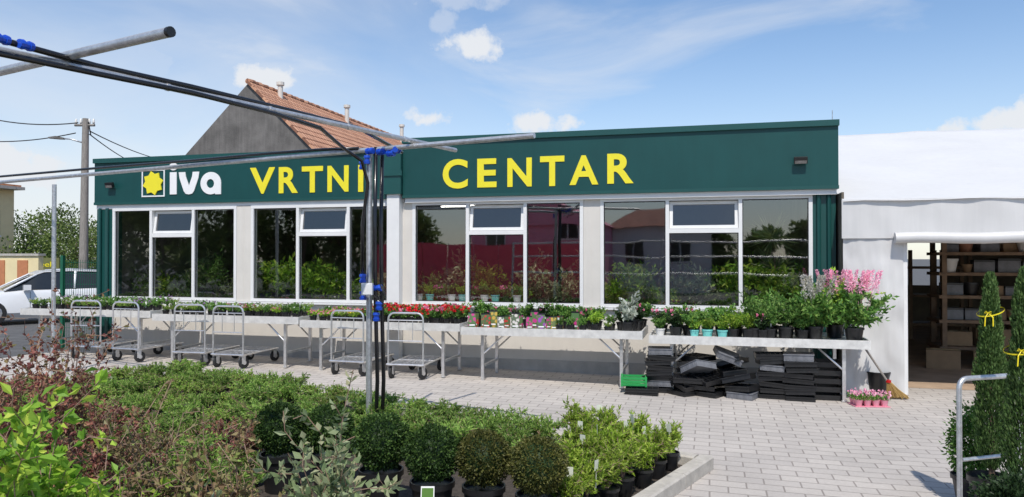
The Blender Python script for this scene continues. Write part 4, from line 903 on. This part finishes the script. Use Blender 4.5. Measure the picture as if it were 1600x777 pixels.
b=MB(); b.loft([[(-.75,-.05,zl+.05),(-.75,.05,zl+.05),(-.75,.06,zl-.02),(-.75,-.06,zl-.02)],[(-1.0,-.12,zl+.1),(-1.0,.12,zl+.1),(-1.0,.13,zl),(-1.0,-.13,zl)],[(-1.32,-.06,zl+.07),(-1.32,.06,zl+.07),(-1.32,.06,zl+.02),(-1.32,-.06,zl+.02)]]); b.build('lamp_head',M['plaster'],lo)
def wire(a,b_,sag,lab):
    k=14; pts=[a.lerp(b_,i/k)-Vector((0,0,sag*4*(i/k)*(1-i/k))) for i in range(k+1)]
    o=MB().tube(pts,.022,5).build('overhead_wire',M['cable'],smooth=True); tag(o,lab,'wire')
T=hitD(122,192,28)
wire(T,hitD(-90,162,30),.35,'upper black wire running left from the wooden pole')
wire(hitD(118,208,28),hitD(-90,212,34),.3,'lower black wire running left from the wooden pole')
wire(hitD(140,205,28),hitD(300,255,50),.35,'upper black wire running from the pole behind the shop roof')
wire(hitD(140,210,28),hitD(230,262,50),.2,'lower black wire running from the pole behind the shop roof')
wire(hitD(138,190,28),hitD(142,212,28.2),.0,'short black wire loop at the head of the pole')
def tree(name,px,D,hh,rad,lab,leaf='tree',n=4200,L0=.3,pos=None,group=None,lowcrown=False):
    q=pos or gpos(px,D); q=Vector((q[0],q[1],-.06)); r_=root(name,lab,'tree',tuple(q),U(0,6),group)
    tk=MB(); tk.tube([(0,0,0),(.05,0,hh*.3),(0,.05,hh*.7)],.15,8,rs=[.02*hh,.015*hh,.006*hh])
    cl=[]
    for k in range(14 if lowcrown else 9):
        a=k*2.4; t=U(.0,.8) if lowcrown else U(.3,.85); e_=Vector((math.cos(a)*rad*U(.4,.8)*(1.1-t*.6),math.sin(a)*rad*U(.4,.8)*(1.1-t*.6),hh*t+hh*.12)); tk.tube([(0,0,hh*t*.75),(e_.x*.5,e_.y*.5,e_.z*.93),e_],.03,5,rs=[.009*hh,.006*hh,.002*hh]); cl.append((e_,rad*U(.35,.55)))
    cl.append((Vector((0,0,hh*.85)),rad*.45))
    tk.build('trunk',M['bark'],r_,smooth=True); l=MB(); 
    for _ in range(n):
        c,rr=random.choice(cl); d=rv(); p=c+Vector((d.x*rr,d.y*rr,d.z*rr*.8))*(rnd()**.4)*(1+.4*noise.noise(d*2+c)); l.leaf(p,d+rv(),L0*U(.5,1.2),L0*.6*U(.5,1.2))
    l.build('crown',L_[leaf],r_); return r_
tree('leafy_tree',36,34,3.7,2.2,'rounded green tree behind the garden wall, nearest the cream house',n=5000,L0=.16,lowcrown=True)
tree('leafy_tree',82,37,4.1,2.2,'loose green tree between the cream house and the wooden pole',n=5000,L0=.16,lowcrown=True)
tree('leafy_tree',118,42,3.8,2.4,'low green tree behind the wooden pole',n=4500,L0=.18,lowcrown=True)
tree('leafy_tree',150,46,3.6,2.8,'green tree half hidden by the left end of the shop',n=4000,L0=.18,lowcrown=True)
y=11.2; xa=hitY(98,440,y).x; xb=XL-.12
fe=root('mesh_fence','green wire mesh fence panel between the car and the shop corner','fence',((xa+xb)/2,y,-.05))
for x in (xa,xb-.1): MB().box(x-.03,x+.03,y-.03,y+.03,-.05,1.78).build('post',M['meshgreen'],fe,world=True)
b=MB(); k=0
while xa+.05*k<xb-.12: b.box(xa+.05*k-.0025,xa+.05*k+.0025,y-.003,y+.002,.02,1.7); k+=1
for k in range(9): b.box(xa,xb-.1,y+.002,y+.007,.05+k*.2,.056+k*.2)
b.build('mesh_panel',M['meshgreen'],fe,world=True)
# ---------------------------------------------------------------- car
cq=hitD(76,402,21); car=root('parked_car','white parked car partly hidden by shrubs at the left edge','car',(cq.x,cq.y,-.05),0)
dirc=(CM@Vector((-1.0,0,.85))).normalized(); car.rotation_euler=(0,0,math.atan2(dirc.y,dirc.x))   # local +x = front
def ring(x,w,zb_,zt_,sh=.1):
    return [Vector((x,-w*.88,zb_)),Vector((x,-w,zb_+.12)),Vector((x,-w,zt_-sh*1.6)),Vector((x,-w*.95,zt_-sh*.5)),Vector((x,-w*.8,zt_-.02)),Vector((x,-w*.4,zt_)),Vector((x,w*.4,zt_)),Vector((x,w*.8,zt_-.02)),Vector((x,w*.95,zt_-sh*.5)),Vector((x,w,zt_-sh*1.6)),Vector((x,w,zb_+.12)),Vector((x,w*.88,zb_))]
b=MB(); b.loft([ring(*t) for t in ((-2.2,.70,.4,.86),(-2.1,.84,.28,.95),(-1.5,.9,.22,.97),(-.3,.9,.2,.96),(.7,.9,.2,.95),(1.2,.89,.2,.90),(1.8,.86,.22,.80),(2.1,.78,.25,.70),(2.22,.66,.32,.60))]); b.build('body',M['paint'],car,smooth='auto')
def gr(x,wb_,wt_,z0,z1): return [Vector((x,-wb_,z0)),Vector((x,-(wb_+wt_)/2,(z0+z1)/2)),Vector((x,-wt_,z1)),Vector((x,0,z1+.02)),Vector((x,wt_,z1)),Vector((x,(wb_+wt_)/2,(z0+z1)/2)),Vector((x,wb_,z0))]
b=MB(); b.loft([gr(-2.02,.72,.68,.93,.97),gr(-1.55,.8,.62,.93,1.33),(gr(-.6,.82,.64,.93,1.40)),gr(.2,.82,.63,.93,1.38),gr(.62,.81,.6,.93,1.18),gr(1.12,.78,.7,.88,.92)]); b.build('greenhouse',M['carglass'],car,smooth='auto')
b=MB(); b.loft([[Vector((x,s*wt_*1.02,z)) for s in (-1,-.5,0,.5,1)]+[Vector((x,s*wt_*1.02,z+.035)) for s in (1,.5,0,-.5,-1)] for x,wt_,z in ((-1.62,.6,1.32),(-1.2,.65,1.385),(-.4,.66,1.41),(.2,.64,1.385),(.4,.62,1.31))]); b.build('roof',M['paint'],car,smooth='auto')
for s in (-1,1):
    for a_,b_,r3 in (((.38,s*.62,1.32),(1.12,s*.77,.92),.03),((-.55,s*.66,1.40),(-.5,s*.83,.94),.035),((-1.5,s*.62,1.34),(-1.95,s*.74,.95),.06)): MB().tube([a_,b_],r3,6).build('pillar',M['paint'],car,smooth=True)
    b=MB(); b.tube([(x,s*.655,z) for x,z in ((-1.7,1.39),(-.6,1.46),(.0,1.43))],.015,6); b.build('roof_rail',M['steel'],car)
    b=MB(); b.box(1.95,2.19,s*.72-.13,s*.72+.08,.58,.68); b.build('headlight',M['lens'],car)
    b=MB(); b.box(-2.17,-2.02,s*.76-.06,s*.76+.06,.7,.98); b.build('tail_light',M['redlens'],car)
    b=MB(); b.box(.55,.72,s*.98-.09,s*.98+.09,.92,1.06); b.build('mirror',M['paint'],car)
    for x in (-.45,.55): MB().box(x-.004,x+.004,s*.903-.003,s*.903+.003,.35,.88).build('door_gap',M['black'],car)
    for x in (1.38,-1.35):
        Mx=Matrix.Rotation(R(90),4,'X'); wv=MB(); wv.lathe([(.0,-.1),(.22,-.1),(.31,-.09),(.325,0),(.31,.09),(.22,.1),(0,.1)],20,c=(x,s*.82,.325),M=Mx); wh=wv.build('wheel',M['rubber'],car,smooth='auto')
        wv=MB(); wv.lathe([(.0,-.108),(.2,-.108),(.21,-.1),(.21,.1),(.2,.108),(0,.108)],14,c=(x,s*.82,.325),M=Mx); wv.build('rim',M['steel'],wh,smooth='auto')
b=MB(); b.box(2.17,2.24,-.38,.38,.42,.6); b.build('grille',M['black'],car); b=MB(); b.tube([(2.245,-.34,.44),(2.245,.34,.58)],.012,6); b.build('grille_bar',M['steel'],car)
b=MB(); b.box(2.215,2.25,-.26,.26,.3,.4); b.build('number_plate',M['lwhite'],car)
# ---------------------------------------------------------------- inside plants
names=['fine leaved','broad leaved','grey leaved']
for i in range(3):
    Lf=[('mid',.09,.02),('fresh',.10,.045),('elae',.10,.05)][i]
    P['in%d'%i]=mkplant('indoor_plant','plant','whitepot' if i else 'terrapot',.13,.2,stem='greystem',leaf=Lf[0],n=20,Hh=1.0,sp=.40,Ln=Lf[1],Wd=Lf[2],per=18,sub=1,droop=.8)
for i,px in enumerate(range(184,1262,26)):
    j=random.randrange(3); y=U(11.25,11.7); x=fx(px,y)
    place(P['in%d'%j],(x,y,.80),U(0,6),U(.6,1.1),names[j]+' indoor plant behind the shop windows',names[j]+' plants behind the shop windows')
b=MB(); b.box(XL+.4,XR-.4,11.1,13.0,.75,.79); o=root('display_counter','long display counter with indoor plants behind the windows','counter',(-4.3,12,.03)); b.build('top',M['shelf'],o,world=True)
for k in range(6):
    x=XL+.6+k*(XR-XL-1.2)/5; b=MB(); b.box(x-.03,x+.03,11.2,12.9,.03,.75); b.build('leg_frame',M['galv'],o,world=True)
for i,(px) in enumerate(range(655,815,17)):
    k=['whitep','aqua','redpink'][i%3]
    place(Q[k],(fx(px,11.0),11.0,1.06),U(0,6),1.0,dict(whitep='small plant in white pot on the inner sill of the third window',aqua='small plant in aqua pot on the inner sill of the third window',redpink='pink-flowered pot on the inner sill of the third window')[k],'sill pots, '+k.replace('whitep','white').replace('redpink','pink flowered'))
MB().box(XL+.4,XR-.4,10.97-.02,11.09,1.03,1.06).build('inner_sill',M['white'],bl,world=True)
y=11.35; p=hitY(1207,365,y); dr=root('dracaena','tall spiky dracaena behind the rightmost window pane','plant',(p.x,y,.03)); potmesh(.2,.35).build('pot',M['whitepot'],dr,smooth='auto'); MB().tube([(0,0,.3),(.03,0,p.z-.15)],.02,6).build('trunk',M['bark'],dr)
l=MB()
for c in ((0,0,p.z-.1),(.05,.1,p.z-.55)):
    for _ in range(110):
        d=rv(); d.z=d.z*.7+.15; l.leaf(Vector(c),d,U(.30,.48),.03,-.0)
l.build('foliage',L_['elae'],dr)
# ---------------------------------------------------------------- across the street (seen mirrored in the windows)
def vhit(px,py,Yv): p=hitY(px,py,Yv); return Vector((p.x,2*YF-Yv,p.z))
def house(name,lab,pxa,pxb,pye,pyr,Yv,dp,wm,rm,win,gable=False):
    a=vhit(pxa,pye,Yv); b_=vhit(pxb,pye,Yv); zr=vhit((pxa+pxb)/2,pyr,Yv).z; x0,x1=a.x,b_.x; y0=a.y; z=a.z; r_=root(name,lab,'house',((x0+x1)/2,y0,0))
    b=MB(); b.box(x0,x1,y0-dp,y0,-.1,z); b.build('wall',wm,r_,world=True)
    b=MB()
    if gable:
        xm=(x0+x1)/2; b.add([(x0-.2,y0+.2,z),(x1+.2,y0+.2,z),(xm,y0+.2,zr),(x0-.2,y0-dp,z),(x1+.2,y0-dp,z),(xm,y0-dp,zr)],[(0,1,2),(3,5,4),(0,2,5,3),(1,4,5,2),(0,3,4,1)])
    else:
        b.add([(x0-.4,y0+.4,z),(x1+.4,y0+.4,z),(x1+.4,y0-dp-.4,z),(x0-.4,y0-dp-.4,z),(x0+1,y0-dp/2,zr),(x1-1,y0-dp/2,zr)],[(0,1,5,4),(1,2,5),(2,3,4,5),(3,0,4),(0,3,2,1)])
    b.build('roof',rm,r_,world=True)
    for (wx,wz) in win:
        xx=x0+(x1-x0)*wx; b=MB(); b.box(xx-.55,xx+.55,y0+.001,y0+.05,wz,wz+1.3); f=b.build('window',M['lwhite'],r_,world=True); b=MB(); b.box(xx-.48,xx-.03,y0+.051,y0+.06,wz+.08,wz+1.22); b.box(xx+.03,xx+.48,y0+.051,y0+.06,wz+.08,wz+1.22); b.build('pane',M['carglass'],f,world=True)
house('pink_house','bright pink house across the street, mirrored in the third window',735,940,352,300,36,8,M['pink'],M['pink'],[(.2,2.3),(.75,2.6),(.2,.6),(.75,.6)],True)
house('white_house','white house with dark red roof across the street, mirrored in the fourth window',955,1110,356,316,40,9,M['lwhite'],M['darktile'],[(.25,1.4),(.7,1.4)])
a=vhit(585,382,30); b_=vhit(905,382,30); r_=root('red_hoarding','long red hoarding across the street, mirrored in the windows','hoarding',((a.x+b_.x)/2,a.y,0)); 
nb=8
for k in range(nb):
    b=MB(); x0=a.x+(b_.x-a.x)*k/nb; x1=a.x+(b_.x-a.x)*(k+1)/nb-.04; b.box(x0,x1,a.y-.05,a.y,.1,a.z); b.build('panel',M['red'],r_,world=True)
    MB().box(x0-.02,x0+.02,a.y-.1,a.y-.051,0,a.z+.05).build('post',M['galv'],r_,world=True)
for k,(px,Yv,hh) in enumerate(((160,34,8.0),(205,36,6.0),(255,33,7),(305,36,6.2),(360,33,7),(415,36,8),(475,34,6),(530,37,7.5),(590,38,6.0),(650,42,4.8),(1120,42,3.4),(1190,36,3.0),(1270,34,3.4))):
    p=vhit(px,400,Yv); tree('street_tree',0,0,hh,hh*.36,'green tree across the street, mirrored in the shop windows','tree',n=2600,L0=.38,pos=(p.x,p.y),group='trees across the street',lowcrown=True)
pf=root('pipe_rack','galvanised open pipe rack on the far side of the yard, mirrored in the windows','pipe rack',(-2,-3.2,0))
for x in (-6.5,-4.0,-1.5,1.0,3.5):
    MB().tube([(x,-3.2,0),(x,-3.2,2.3)],.03,8).build('post',M['galv'],pf,world=True)
for z in (1.2,1.75,2.25): MB().tube([(-6.5,-3.2,z),(3.5,-3.2,z)],.025,8).build('beam',M['galv'],pf,world=True)
# tidy prototypes never used
dead=[o for o in bpy.data.objects if o.type=='EMPTY' and o.get('label')=='']
allk=[]
for o in dead:
    for c in kids(o): allk+=kids(c)+[c]
    allk.append(o)
for o in allk: bpy.data.objects.remove(o)
